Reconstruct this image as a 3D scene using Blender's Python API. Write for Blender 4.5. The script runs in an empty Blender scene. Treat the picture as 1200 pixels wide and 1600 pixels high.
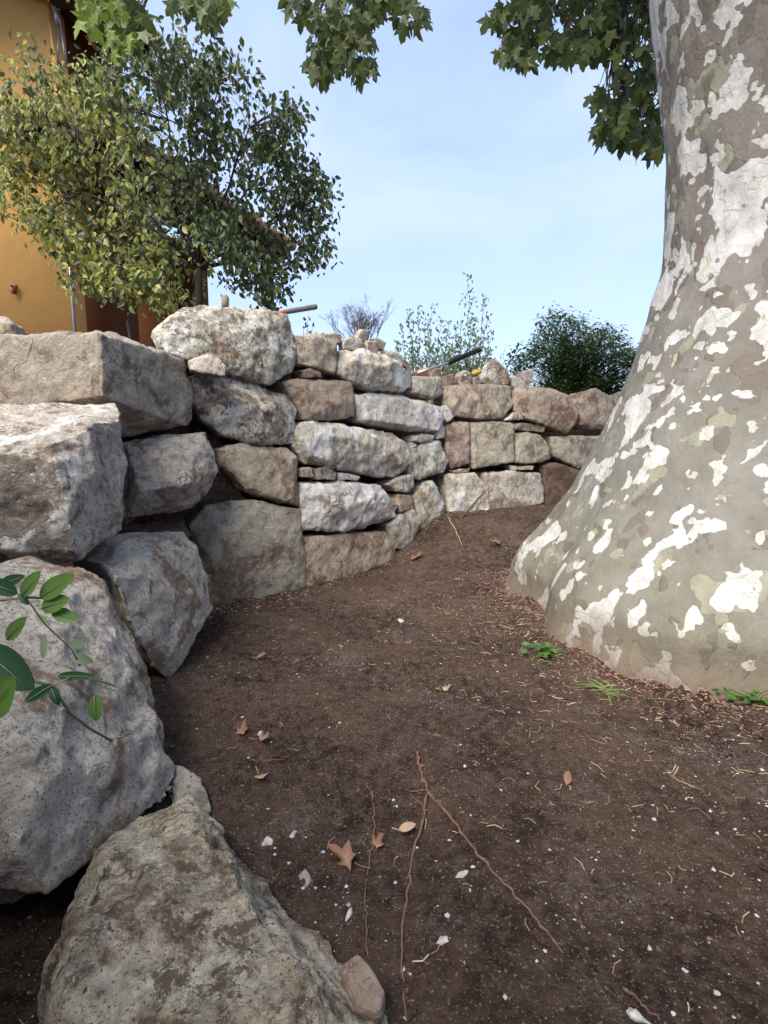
import bpy, bmesh, math, random
from mathutils import Vector, Matrix, noise
R = math.radians
S = bpy.context.scene
COL = S.collection
random.seed(7)

# ------------------------------------------------------------------ camera
CAM_Z = 1.0
TH = math.atan(107/800.0)
FW = Vector((0, math.cos(TH), -math.sin(TH))); UP = Vector((0, math.sin(TH), math.cos(TH)))
cam = bpy.data.cameras.new('camera'); camo = bpy.data.objects.new('camera', cam); COL.objects.link(camo)
camo.location = (0, 0, CAM_Z); camo.rotation_euler = (math.pi/2-TH, 0, 0)
cam.sensor_fit = 'VERTICAL'; cam.sensor_height = 36; cam.lens = 18; cam.clip_end = 2000; cam.clip_start = .02
S.camera = camo

# ------------------------------------------------------------------ light
SUN_EL, SUN_AZ = R(46), R(214)      # azimuth measured clockwise from +Y
w = bpy.data.worlds.new('World'); S.world = w; w.use_nodes = True
nt = w.node_tree; nt.nodes.clear()
def wn(t): return nt.nodes.new(t)
sky = wn('ShaderNodeTexSky'); sky.sky_type = 'NISHITA'; sky.sun_disc = False
sky.sun_elevation = SUN_EL; sky.sun_rotation = SUN_AZ; sky.air_density = 1.0; sky.dust_density = 1.2; sky.ozone_density = 1.5
tc = wn('ShaderNodeTexCoord'); mp = wn('ShaderNodeMapping'); mp.inputs['Scale'].default_value = (1.0, 1.4, 2.6)
nz = wn('ShaderNodeTexNoise'); nz.inputs['Scale'].default_value = 1.7; nz.inputs['Detail'].default_value = 7; nz.inputs['Roughness'].default_value = .55
nz.inputs['Distortion'].default_value = .5
cr = wn('ShaderNodeValToRGB'); cr.color_ramp.elements[0].position = .40; cr.color_ramp.elements[1].position = .64
cr.color_ramp.elements[0].color = (.5, .5, .5, 1); cr.color_ramp.elements[1].color = (.95, .95, .95, 1)
mx = wn('ShaderNodeMix'); mx.data_type = 'RGBA'; mx.inputs[7].default_value = (2.65, 3.3, 4.9, 1)
bgn = wn('ShaderNodeBackground'); bgn.inputs[1].default_value = .10
out = wn('ShaderNodeOutputWorld')
L = nt.links.new
L(tc.outputs['Generated'], mp.inputs[0]); L(mp.outputs[0], nz.inputs['Vector']); L(nz.outputs[0], cr.inputs[0])
L(cr.outputs[0], mx.inputs[0]); L(sky.outputs[0], mx.inputs[6]); L(mx.outputs[2], bgn.inputs[0]); L(bgn.outputs[0], out.inputs[0])
sl = bpy.data.lights.new('sun', 'SUN'); sl.energy = 3.0; sl.angle = R(42); sl.color = (1, .93, .83)
so = bpy.data.objects.new('sun', sl); COL.objects.link(so)
sd = Vector((math.sin(SUN_AZ)*math.cos(SUN_EL), math.cos(SUN_AZ)*math.cos(SUN_EL), math.sin(SUN_EL)))
so.rotation_euler = sd.to_track_quat('Z', 'Y').to_euler()
S.view_settings.view_transform = 'Standard'; S.view_settings.look = 'None'; S.view_settings.gamma = 1
S.view_settings.exposure = 1.48

# ------------------------------------------------------------------ helpers
def ray(px, py):
    return FW + Vector((1, 0, 0))*((px-600)/800) - UP*((py-800)/800)
def P(px, py, Y):
    d = ray(px, py); return Vector((0, 0, CAM_Z)) + d*(Y/d.y)
def sstep(a, b, x):
    t = min(1, max(0, (x-a)/(b-a))); return t*t*(3-2*t)
def lerp(a, b, t): return a+(b-a)*t
def interp(tab, x):
    if x <= tab[0][0]: return tab[0][1]
    for (a, b), (c, d) in zip(tab, tab[1:]):
        if x <= c: return b+(d-b)*(x-a)/(c-a)
    return tab[-1][1]

def props(o, label=None, cat=None, group=None, kind=None):
    if label: o['label'] = label
    if cat: o['category'] = cat
    if group: o['group'] = group
    if kind: o['kind'] = kind
    return o
def empty(name, loc, label, cat, group=None):
    o = bpy.data.objects.new(name, None); o.empty_display_size = .1; COL.objects.link(o); o.location = loc
    return props(o, label, cat, group)
WL = {}
class MB:
    def __init__(s): s.v = []; s.f = []; s.m = []
    def add(s, vs, fs, mi=0):
        n = len(s.v); s.v += [tuple(p) for p in vs]; s.f += [tuple(i+n for i in f) for f in fs]; s.m += [mi]*len(fs)
    def box(s, c, sx, sy, sz, rot=None, mi=0):
        M = rot or Matrix.Identity(3); c = Vector(c)
        vs = [c + M @ Vector((x*sx/2, y*sy/2, z*sz/2)) for z in (-1, 1) for x, y in ((-1, -1), (1, -1), (1, 1), (-1, 1))]
        s.add(vs, [(3, 2, 1, 0), (4, 5, 6, 7), (0, 1, 5, 4), (1, 2, 6, 5), (2, 3, 7, 6), (3, 0, 4, 7)], mi)
    def tube(s, pts, rad, n=6, mi=0, flat=1.0):
        pts = [Vector(p) for p in pts]; k = len(pts)
        rs = rad if isinstance(rad, (list, tuple)) else [rad]*k
        vs = []; u = None
        for i, p in enumerate(pts):
            t = (pts[min(i+1, k-1)]-pts[max(i-1, 0)])
            t = t.normalized() if t.length > 1e-9 else Vector((0, 0, 1))
            if u is None: u = t.cross(Vector((.31, .2, .93)))
            u = (u - t*u.dot(t)); u = u.normalized() if u.length > 1e-6 else t.orthogonal().normalized()
            v = t.cross(u)
            for j in range(n):
                a = 2*math.pi*j/n; vs.append(p + (u*math.cos(a) + v*math.sin(a)*flat)*rs[i])
        fs = [(i*n+j, i*n+(j+1) % n, (i+1)*n+(j+1) % n, (i+1)*n+j) for i in range(k-1) for j in range(n)]
        fs += [tuple(range(n-1, -1, -1)), tuple((k-1)*n+j for j in range(n))]
        s.add(vs, fs, mi)
    def build(s, name, mats, parent=None, origin=None, smooth=True):
        me = bpy.data.meshes.new(name)
        o0 = Vector(origin) if origin is not None else Vector((0, 0, 0))
        me.from_pydata([tuple(Vector(p)-o0) for p in s.v], [], s.f)
        mats = mats if isinstance(mats, (list, tuple)) else [mats]
        for m in mats: me.materials.append(m)
        me.polygons.foreach_set('material_index', s.m)
        if smooth: me.polygons.foreach_set('use_smooth', [True]*len(me.polygons))
        me.update()
        o = bpy.data.objects.new(name, me); COL.objects.link(o)
        if parent is not None:
            o.parent = parent; o.location = o0 - WL.get(parent.name, parent.location)
        else: o.location = o0
        WL[o.name] = o0
        return o

# ------------------------------------------------------------------ materials
class NT:
    def __init__(s, name):
        s.m = bpy.data.materials.new(name); s.m.use_nodes = True; s.t = s.m.node_tree; s.t.nodes.clear()
        s.o = s.t.nodes.new('ShaderNodeOutputMaterial'); s.b = s.t.nodes.new('ShaderNodeBsdfPrincipled')
        s.t.links.new(s.b.outputs[0], s.o.inputs[0]); s.b.inputs['Roughness'].default_value = .9
        s.b.inputs['Specular IOR Level'].default_value = .25
    def n(s, t, **k):
        x = s.t.nodes.new(t)
        for a, b in k.items(): setattr(x, a, b)
        return x
    def l(s, a, b): s.t.links.new(a, b)
    def coord(s, sc=(1, 1, 1), obj=True, rand=True):
        c = s.n('ShaderNodeTexCoord'); m = s.n('ShaderNodeMapping'); m.inputs['Scale'].default_value = sc
        s.l(c.outputs['Object'] if obj else c.outputs['Generated'], m.inputs[0])
        if rand:
            i = s.n('ShaderNodeObjectInfo'); mu = s.n('ShaderNodeMath', operation='MULTIPLY'); mu.inputs[1].default_value = 57.0
            s.l(i.outputs['Random'], mu.inputs[0])
            cb = s.n('ShaderNodeCombineXYZ')
            for q in range(3): s.l(mu.outputs[0], cb.inputs[q])
            s.l(cb.outputs[0], m.inputs['Location'])
        return m.outputs[0]
    def noise(s, v, sc, det=4, ro=.55, dist=0, out=0):
        x = s.n('ShaderNodeTexNoise'); x.inputs['Scale'].default_value = sc; x.inputs['Detail'].default_value = det
        x.inputs['Roughness'].default_value = ro; x.inputs['Distortion'].default_value = dist
        if v is not None: s.l(v, x.inputs['Vector'])
        return x.outputs[out]
    def vor(s, v, sc, feat='F1', out=0, rnd=1):
        x = s.n('ShaderNodeTexVoronoi', feature=feat); x.inputs['Scale'].default_value = sc; x.inputs['Randomness'].default_value = rnd
        if v is not None: s.l(v, x.inputs['Vector'])
        return x.outputs[out]
    def ramp(s, f, a, b, ca=(0, 0, 0, 1), cb=(1, 1, 1, 1), interp='LINEAR'):
        x = s.n('ShaderNodeValToRGB'); e = x.color_ramp.elements; x.color_ramp.interpolation = interp
        e[0].position = a; e[1].position = b; e[0].color = ca; e[1].color = cb; s.l(f, x.inputs[0]); return x.outputs[0]
    def mix(s, f, a, b, mode='MIX'):
        x = s.n('ShaderNodeMix', data_type='RGBA', blend_type=mode)
        for i, q in ((0, f), (6, a), (7, b)):
            if isinstance(q, (int, float)): x.inputs[i].default_value = q
            elif isinstance(q, (tuple, list)): x.inputs[i].default_value = tuple(q)+((1,) if len(q) == 3 else ())
            else: s.l(q, x.inputs[i])
        return x.outputs[2]
    def math(s, op, a, b=0.0, clamp=False):
        x = s.n('ShaderNodeMath', operation=op); x.use_clamp = clamp
        for i, q in ((0, a), (1, b)):
            if isinstance(q, (int, float)): x.inputs[i].default_value = q
            else: s.l(q, x.inputs[i])
        return x.outputs[0]
    def bump(s, h, dist, st=1.0, prev=None):
        x = s.n('ShaderNodeBump'); x.inputs['Strength'].default_value = st; x.inputs['Distance'].default_value = dist
        s.l(h, x.inputs['Height'])
        if prev is not None: s.l(prev, x.inputs['Normal'])
        s.l(x.outputs[0], s.b.inputs['Normal']); return x.outputs[0]
    def color(s, c):
        if isinstance(c, (tuple, list)): s.b.inputs['Base Color'].default_value = tuple(c)+((1,) if len(c) == 3 else ())
        else: s.l(c, s.b.inputs['Base Color'])

def stone_mat(name, base, light, dark, stain, stain_amt=.5, speck=.5, fine=1.0, lichen=None, white=.0, top=None, front=None):
    """rough quarried rock: tonal clouds, mineral grain, earth stains, pale bruised patches, pits"""
    wb = lambda c: (min(.85, c[0]*1.12), c[1]*1.02, c[2]*.91)
    base, light, dark, stain = wb(base), wb(light), wb(dark), wb(stain)
    m = NT(name); v = m.coord()
    dark2 = tuple(x*.45 for x in dark)
    lt2 = tuple(min(.8, x*1.35+.04) for x in light)
    c = m.mix(m.ramp(m.noise(v, 4.5, 6, .62, .4), .40, .60), base, light)
    # mineral grain, stronger in some zones than in others
    zone = m.ramp(m.noise(v, 6, 3, .5), .38, .62)
    gm = m.noise(v, 30*fine, 6, .82, .5)
    amt = m.math('MULTIPLY', m.math('ADD', m.math('MULTIPLY', zone, .5), .5), speck)
    c = m.mix(m.math('MULTIPLY', m.ramp(gm, .53, .62), amt), c, dark)
    c = m.mix(m.math('MULTIPLY', m.ramp(gm, .46, .36), amt), c, lt2)
    sp = m.ramp(m.noise(v, 85*fine, 3, .75, .3), .58, .64); c = m.mix(m.math('MULTIPLY', sp, min(1, speck*1.1)), c, dark2)
    if front:   # faces turned one way mix towards a second colour
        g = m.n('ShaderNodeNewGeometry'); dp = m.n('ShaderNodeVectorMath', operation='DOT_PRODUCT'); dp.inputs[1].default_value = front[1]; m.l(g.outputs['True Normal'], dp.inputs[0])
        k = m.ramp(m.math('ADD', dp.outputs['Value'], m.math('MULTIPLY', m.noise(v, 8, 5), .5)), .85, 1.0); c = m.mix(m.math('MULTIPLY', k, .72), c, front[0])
    c = m.mix(m.math('MULTIPLY', m.ramp(m.noise(v, 10, 8, .7, .4), .53, .64), .8), c, dark)
    if white > 0:
        wh = m.ramp(m.noise(v, 4.6, 9, .66, .5), .60-.20*white, .63-.19*white)
        c = m.mix(m.math('MULTIPLY', wh, .95), c, (.78, .76, .72))
    st = m.ramp(m.noise(v, 3.2, 9, .66, .8), .605-.2*stain_amt, .645-.18*stain_amt)
    st = m.math('MULTIPLY', st, m.ramp(m.noise(v, 28, 6, .75), .36, .5))
    c = m.mix(m.math('MULTIPLY', st, .85), c, stain)
    if lichen:
        li = m.ramp(m.noise(v, 17, 9, .8, .3), .52, .55); c = m.mix(m.math('MULTIPLY', li, .75), c, lichen)
        li = m.ramp(m.noise(v, 23, 9, .8, .3), .55, .58); c = m.mix(m.math('MULTIPLY', li, .7), c, (.60, .56, .48))
        li = m.ramp(m.noise(v, 14, 9, .8, .3), .53, .57); c = m.mix(m.math('MULTIPLY', li, .85), c, (.12, .085, .055))
    sp2 = m.ramp(m.noise(v, 60*fine, 4, .75, .5), .60, .66); c = m.mix(m.math('MULTIPLY', sp2, speck*.8), c, tuple(min(.8, x*1.5+.05) for x in light))
    wv = m.n('ShaderNodeVectorMath', operation='ADD'); nzv = m.n('ShaderNodeTexNoise'); nzv.inputs['Scale'].default_value = 7; nzv.inputs['Detail'].default_value = 6
    m.l(v, nzv.inputs['Vector']); sc = m.n('ShaderNodeVectorMath', operation='SCALE'); sc.inputs[3].default_value = .22; m.l(nzv.outputs[1], sc.inputs[0])
    m.l(v, wv.inputs[0]); m.l(sc.outputs[0], wv.inputs[1])
    fis = m.ramp(m.vor(wv.outputs[0], 3.2, 'DISTANCE_TO_EDGE'), .003, .012, (1, 1, 1, 1), (0, 0, 0, 1))
    gate = m.ramp(m.noise(v, 5, 4), .56, .62); fis = m.math('MULTIPLY', fis, gate)
    c = m.mix(m.math('MULTIPLY', fis, .6), c, (.06, .048, .04))
    m.color(c)
    rid = m.n('ShaderNodeTexNoise'); rid.noise_type = 'RIDGED_MULTIFRACTAL'; rid.inputs['Scale'].default_value = 9; rid.inputs['Detail'].default_value = 6; rid.inputs['Roughness'].default_value = .6
    m.l(v, rid.inputs['Vector'])
    h = m.math('ADD', m.noise(v, 24, 9, .72, .8), m.math('MULTIPLY', gm, -.5))
    h = m.math('ADD', h, m.math('MULTIPLY', rid.outputs[0], .18))
    n1 = m.bump(h, .034, 1.0)
    m.bump(m.math('MULTIPLY', fis, -1.0), .008, .8, n1)
    return m.m
M = {}
M['granite'] = stone_mat('grey granite', (.27, .26, .24), (.45, .435, .41), (.12, .108, .095), (.20, .15, .11), .25, .7, 1.0)
M['block'] = stone_mat('grey granite with brown face', (.30, .29, .275), (.50, .49, .47), (.13, .115, .10), (.22, .17, .13), .15, .75, 1.1, None, .12, None, ((.115, .085, .066), (-.05, -.98, -.15)))
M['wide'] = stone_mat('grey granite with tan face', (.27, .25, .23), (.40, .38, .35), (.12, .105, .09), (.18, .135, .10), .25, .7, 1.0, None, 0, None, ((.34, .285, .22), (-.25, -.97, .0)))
M['granite_near'] = stone_mat('coarse speckled granite', (.36, .335, .305), (.52, .50, .47), (.14, .12, .10), (.24, .165, .11), .42, 1.0, 1.9)
M['mossy'] = stone_mat('weathered yellowish granite', (.38, .315, .235), (.56, .49, .40), (.11, .085, .06), (.15, .10, .065), .45, 1.0, 1.7, (.40, .36, .27))
M['tan'] = stone_mat('tan earthy stone', (.33, .295, .245), (.48, .44, .385), (.17, .135, .10), (.24, .17, .12), .35, .5)
M['brown'] = stone_mat('brown stained stone', (.33, .275, .225), (.44, .385, .325), (.18, .135, .10), (.19, .12, .085), .4, .45)
M['pale'] = stone_mat('pale whitish stone', (.42, .39, .345), (.58, .555, .51), (.21, .17, .13), (.25, .18, .13), .30, .5, 1, None, .35)
M['white'] = stone_mat('bright fresh broken stone', (.50, .485, .455), (.70, .69, .66), (.25, .20, .16), (.27, .19, .14), .15, .45, 1, None, .5)
M['patchy'] = stone_mat('white stone with rusty earth patches', (.40, .37, .31), (.60, .575, .52), (.20, .155, .11), (.17, .10, .062), .45, .55, 1, (.34, .34, .26), .5)
M['green'] = stone_mat('greenish grey smooth stone', (.30, .29, .245), (.42, .41, .355), (.16, .14, .11), (.21, .16, .12), .28, .45)
M['pink'] = stone_mat('pinkish stone', (.33, .265, .23), (.44, .37, .34), (.17, .12, .10), (.21, .135, .10), .35, .5)
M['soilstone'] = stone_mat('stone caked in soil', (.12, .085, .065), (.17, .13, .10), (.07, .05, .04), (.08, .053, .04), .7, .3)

def soil_mat():
    m = NT('dark garden soil'); c0 = m.n('ShaderNodeTexCoord').outputs['Object']
    c = m.mix(m.ramp(m.noise(c0, 2.0, 7, .68), .42, .58), (.037, .022, .015), (.094, .060, .042))
    c = m.mix(m.ramp(m.noise(c0, 25, 8, .7), .42, .7), c, (.14, .094, .075))
    c = m.mix(m.ramp(m.noise(c0, 60, 4, .8), .58, .66), c, (.026, .017, .012))
    c = m.mix(m.math('MULTIPLY', m.ramp(m.noise(c0, 150, 3, .75), .60, .64), .75), c, (.36, .31, .27))
    # chalky dust patches
    pt = m.ramp(m.noise(c0, 3.0, 4, .55), .54, .68); du = m.ramp(m.noise(c0, 95, 3, .8), .50, .58)
    c = m.mix(m.math('MULTIPLY', m.math('MULTIPLY', pt, du), .4), c, (.34, .295, .275))
    m.color(c)
    h = m.math('ADD', m.noise(c0, 16, 10, .72), m.math('MULTIPLY', m.noise(c0, 90, 5, .75), .5))
    m.bump(h, .035, 1.0); m.b.inputs['Roughness'].default_value = 1; m.b.inputs['Specular IOR Level'].default_value = .1
    return m.m
M['soil'] = soil_mat()

def bark_mat():
    m = NT('plane tree bark'); t = m.n('ShaderNodeTexCoord')
    def vec(sc, loc):
        q = m.n('ShaderNodeMapping'); q.inputs['Scale'].default_value = sc; q.inputs['Location'].default_value = loc
        m.l(t.outputs['Object'], q.inputs[0]); return q.outputs[0]
    sep = m.n('ShaderNodeSeparateXYZ'); m.l(t.outputs['Object'], sep.inputs[0]); z = sep.outputs[2]
    v1 = vec((1, 1, .95), (3.1, 0, 1.7)); v2 = vec((1, 1, .8), (8.1, 2, 0)); v3 = vec((1, 1, .9), (1, 9, 4)); v4 = vec((1, 1, .45), (4, 4, 7))
    hi = m.ramp(z, 0.0, 1.0); hm = m.n('ShaderNodeMapRange'); hm.inputs[1].default_value = .9; hm.inputs[2].default_value = 2.2; m.l(z, hm.inputs[0]); hi = hm.outputs[0]
    lo = m.n('ShaderNodeMapRange'); lo.inputs[1].default_value = .75; lo.inputs[2].default_value = .1; m.l(z, lo.inputs[0]); lo = lo.outputs[0]
    soft = m.noise(v1, 2.4, 4, .55)
    c = m.mix(m.ramp(soft, .35, .65), (.145, .137, .115), (.205, .197, .175))
    c = m.mix(m.math('MULTIPLY', lo, .55), c, (.175, .172, .115))
    c = m.mix(m.math('MULTIPLY', hi, .4), c, (.19, .155, .13))
    def patch(v, sc, th, col, base, grow=None, det=2.6, ro=.45, dist=.12, edge=.006):
        f = m.noise(v, sc, det, ro, dist)
        if grow is not None: f = m.math('ADD', f, grow)
        k = m.ramp(f, th, th+edge); return m.mix(k, base, col), k
    c, k1 = patch(v2, 7.5, .635, (.13, .115, .09), c, m.math('MULTIPLY', hi, .05))
    c, k2 = patch(v3, 7.5, .615, (.25, .245, .18), c, m.math('MULTIPLY', lo, .04))
    c, k3 = patch(v4, 6.0, .62, (.15, .122, .10), c, m.math('SUBTRACT', m.math('MULTIPLY', hi, .12), .06))
    c, k4 = patch(v1, 5.0, .582, (.50, .49, .475), c, m.math('MULTIPLY', hi, .035), 3.4, .48, .12)
    c, k5 = patch(v3, 9.5, .625, (.48, .465, .43), c, m.math('MULTIPLY', hi, .045), 2.8, .48, .12)
    c, k6 = patch(v4, 15, .70, (.42, .36, .26), c, None)
    # earthy foot
    ft = m.n('ShaderNodeMapRange'); ft.inputs[1].default_value = .40; ft.inputs[2].default_value = .12; m.l(m.math('ADD', z, m.math('MULTIPLY', m.noise(v1, 6, 4), .22)), ft.inputs[0])
    c = m.mix(m.math('MULTIPLY', ft.outputs[0], .95), c, (.125, .083, .058))
    c = m.mix(m.math('MULTIPLY', m.ramp(m.noise(v4, 26, 6, .7), .5, .8), .35), c, (.16, .14, .11))
    c = m.mix(m.math('MULTIPLY', m.ramp(m.noise(v3, 70, 3, .7), .66, .72), .6), c, (.07, .05, .04))
    c = m.mix(m.math('MULTIPLY', m.ramp(m.noise(v2, 11, 8, .7), .40, .68), .5), c, (.11, .10, .08))
    m.color(c)
    ks = m.math('ADD', m.math('ADD', k1, k3), m.math('MULTIPLY', m.math('ADD', k4, m.math('ADD', k5, k2)), -1.0))
    n1 = m.bump(ks, .003, .7)
    h = m.math('ADD', m.noise(v4, 9, 6, .6), m.math('MULTIPLY', m.noise(v3, 50, 5, .7), .25))
    m.bump(h, .022, .8, n1); m.b.inputs['Roughness'].default_value = .75
    return m.m
M['bark'] = bark_mat()

def leaf_mat(name, a, b, trans=.35, sc=3.0, tcol=None, rough=.5):
    m = NT(name); v = m.n('ShaderNodeTexCoord').outputs['Object']
    g = m.n('ShaderNodeNewGeometry').outputs['Random Per Island']
    c = m.mix(m.ramp(g, .1, .9), a, b)
    c = m.mix(m.math('MULTIPLY', m.ramp(m.noise(v, sc, 3), .4, .6), .35), c, tuple(x*.6 for x in a))
    m.color(c); m.b.inputs['Roughness'].default_value = rough; m.b.inputs['Specular IOR Level'].default_value = .4
    tr = m.n('ShaderNodeBsdfTranslucent'); mixs = m.n('ShaderNodeMixShader'); mixs.inputs[0].default_value = trans
    tc_ = m.mix(.5, c, tcol or tuple(min(.8, x*1.8) for x in b)); m.l(tc_, tr.inputs[0])
    m.l(m.b.outputs[0], mixs.inputs[1]); m.l(tr.outputs[0], mixs.inputs[2]); m.l(mixs.outputs[0], m.o.inputs[0])
    return m.m
M['leaf_plane'] = leaf_mat('plane leaf', (.035, .06, .02), (.13, .16, .04), .35)
M['leaf_plane_light'] = leaf_mat('yellow-green plane leaf', (.13, .20, .03), (.26, .33, .06), .5)
M['leaf_dark'] = leaf_mat('dark oval leaf', (.028, .05, .022), (.095, .125, .045), .28)
M['leaf_warm_lit'] = leaf_mat('oval leaf with warm light painted in', (.10, .14, .03), (.42, .41, .12), .42)  # warm light on the left of the small tree, put into leaf colour
M['leaf_bush'] = leaf_mat('evergreen leaf', (.03, .06, .025), (.09, .15, .05), .25)
M['leaf_shoot'] = leaf_mat('small grey green leaf', (.07, .10, .055), (.20, .25, .13), .4)
M['leaf_sprig'] = leaf_mat('fresh green leaf', (.05, .12, .03), (.12, .22, .05), .35, 8)
M['leaf_sprig_dark'] = leaf_mat('deep green leaf', (.012, .05, .022), (.02, .07, .03), .2, 8)
M['leaf_sprig_pale'] = leaf_mat('pale grey green leaf', (.17, .25, .15), (.26, .34, .22), .5, 8)
M['grass'] = leaf_mat('grass blade', (.10, .16, .04), (.24, .27, .10), .3, 20)
M['dry_leaf'] = leaf_mat('dry fallen leaf', (.20, .09, .05), (.34, .20, .13), .15, 30)
M['straw'] = leaf_mat('dry straw', (.25, .16, .10), (.50, .38, .24), .1, 30)
M['redlitter'] = leaf_mat('reddish bark crumbs', (.12, .06, .045), (.36, .20, .15), .1, 30)

def simple(name, col, rough=.6, var=.25, sc=8, bump=.0, metal=0, col2=None):
    m = NT(name); v = m.coord(); c = m.mix(m.ramp(m.noise(v, sc, 6, .6), .35, .7), col, col2 or tuple(x*(1-var) for x in col))
    m.color(c); m.b.inputs['Roughness'].default_value = rough; m.b.inputs['Metallic'].default_value = metal
    if bump: m.bump(m.noise(v, sc*4, 6, .7), bump, 1)
    return m.m
M['twig'] = simple('brown twig bark', (.12, .085, .06), .9, .4, 30, .004)
M['root'] = simple('exposed root', (.22, .125, .085), .9, .45, 40, .004)
M['branch'] = simple('dark branch bark', (.055, .042, .033), .9, .3, 20, .005)
M['branch_bare'] = simple('grey bare twig', (.09, .075, .07), .9, .3, 20)
M['stem'] = simple('green stem', (.20, .22, .11), .7, .3, 40)
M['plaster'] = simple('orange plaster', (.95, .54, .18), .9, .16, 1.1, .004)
M['plaster_shaded'] = simple('orange plaster with painted shade', (.15, .055, .022), .9, .15, 1.3, .003)  # shade on the side and portico walls painted into the plaster colour
M['wood_dark'] = simple('dark stained rafter wood', (.05, .028, .022), .7, .4, 14, .003)
M['tile'] = simple('clay roof tile', (.34, .19, .13), .85, .45, 6, .006, 0, (.24, .17, .13))
M['zinc'] = simple('grey painted metal', (.27, .27, .28), .4, .3, 10, 0, .6)
M['steel'] = simple('worn steel', (.50, .50, .50), .35, .35, 30, 0, .8)
M['rust'] = simple('rusty painted steel', (.22, .09, .065), .7, .4, 30, .001)
M['rubber'] = simple('black rubber grip', (.012, .013, .015), .5, .3, 30)
M['grey_handle'] = simple('dusty grey grip', (.16, .15, .15), .7, .35, 30)
M['orange'] = simple('orange plastic', (.75, .16, .04), .5, .25, 30)
M['yellow'] = simple('yellow plastic', (.72, .42, .05), .5, .3, 30)
M['chip'] = simple('white stone chip', (.52, .50, .48), .9, .5, 60, .002)
M['chip_pink'] = simple('pinkish stone chip', (.34, .25, .23), .95, .35, 40, .003)
M['peg'] = simple('weathered wooden peg', (.26, .23, .17), .9, .3, 50, .002)

# ------------------------------------------------------------------ terrain
BANK_AND_BLOCKER = [(9, 7.4), (2.9, 6.35), (1.75, 5.85), (.62, 5.2), (.05, 4.62), (-.60, 3.84), (-1.02, 3.34), (-1.22, 3.0), (-1.50, 2.74), (-2.0, 2.5), (-2.2, 1.9), (-1.45, 1.15), (-1.22, .5), (-.95, 0), (-.25, -.55), (1.0, -.95), (4, -1.4), (9, -2)]  # stretch left of and behind the camera is unseen, added to block light
def bank_d(x, y):
    """signed distance to the bank line, positive = upper terrace or added bank side"""
    best = 1e9; sgn = 1
    for (ax, ay), (bx, by) in zip(BANK_AND_BLOCKER, BANK_AND_BLOCKER[1:]):
        dx, dy = bx-ax, by-ay; t = ((x-ax)*dx+(y-ay)*dy)/(dx*dx+dy*dy); t = min(1, max(0, t))
        ex, ey = x-(ax+t*dx), y-(ay+t*dy); d = ex*ex+ey*ey
        if d < best-1e-12: best = d; sgn = 1 if (dx*ey-dy*ex) < 0 else -1
    return math.sqrt(best)*sgn
TX, TY = 2.1, 2.9      # trunk axis
def gz0(x, y):
    z = .30*sstep(3.7, 4.85, y)*sstep(-.3, .6, x)
    z += .05*sstep(2.2, 3.4, y)*sstep(-.2, .6, x)
    r = math.hypot(x-TX, y-TY); z += .03*sstep(1.75, 1.2, r)
    z -= .10*sstep(.9, .2, abs(x+.35+.5*(1.3-y)))*sstep(2.0, 1.2, y)*.6
    return z
def gz(x, y, fine=True):
    d = bank_d(x, y); z = gz0(x, y)
    top = 1.50 + .04*min(8, max(0, d)) + .16*sstep(.3, -.3, x)*sstep(-1.25, -.85, x)*sstep(2.6, 3.2, y)
    if y < 1.3: top = 1.5 + .3*sstep(1.3, .5, y)  # added bank raised near the camera to shade the ground there
    k = sstep(-.05, .30, d)
    z = z*(1-k) + top*k
    if abs(x) < 12 and -3 < y < 14:
        p = Vector((x, y, 0)); z += noise.noise(p*1.6)*.03 + noise.noise(p*3.3)*.018 + noise.noise(p*8)*.011
        if fine and math.hypot(x, y-2) < 5: z += noise.fractal(p*20, 1.0, 2.1, 3)*.009
    rr = math.hypot(x-TX, y-TY)
    if 1.0 < rr < 1.8: z += (.02+.035*noise.noise(Vector((x*7, y*7, 3))))*sstep(1.75, 1.25, rr)
    return z
def axis(a, b, step, lo, hi, g=1.12):
    xs = []; x = a
    while x < b: xs.append(x); x += step
    xs.append(b); s = step; x = b
    while x < hi: s *= g; x += s; xs.append(x)
    s = step; x = a
    while x > lo: s *= g; x -= s; xs.insert(0, x)
    return xs
def build_ground():
    xs = axis(-1.3, 1.9, .0135, -400, 400); ys = axis(.45, 5.0, .0155, -200, 700)
    nx = len(xs); v = [(x, y, gz(x, y)) for y in ys for x in xs]
    f = [(j*nx+i, j*nx+i+1, (j+1)*nx+i+1, (j+1)*nx+i) for j in range(len(ys)-1) for i in range(nx-1)]
    me = bpy.data.meshes.new('ground'); me.from_pydata(v, [], f); me.materials.append(M['soil'])
    me.polygons.foreach_set('use_smooth', [True]*len(f)); me.update()
    o = bpy.data.objects.new('ground', me); COL.objects.link(o); props(o, kind='structure'); return o
build_ground()
def zY(px, py, z):
    d = ray(px, py); return (z-CAM_Z)/d.z*d.y
def onground(px, py, zoff=0):
    d = ray(px, py); c = Vector((0, 0, CAM_Z)); lo = .3; hi = 9; t = lo
    while t < hi:
        p = c+d*t
        if p.z < gz(p.x, p.y): break
        t += .03
    a, b = t-.03, t
    for _ in range(8):
        mdl = (a+b)/2; p = c+d*mdl
        if p.z < gz(p.x, p.y): b = mdl
        else: a = mdl
    p = c+d*b; return Vector((p.x, p.y, gz(p.x, p.y)+zoff))

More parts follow.
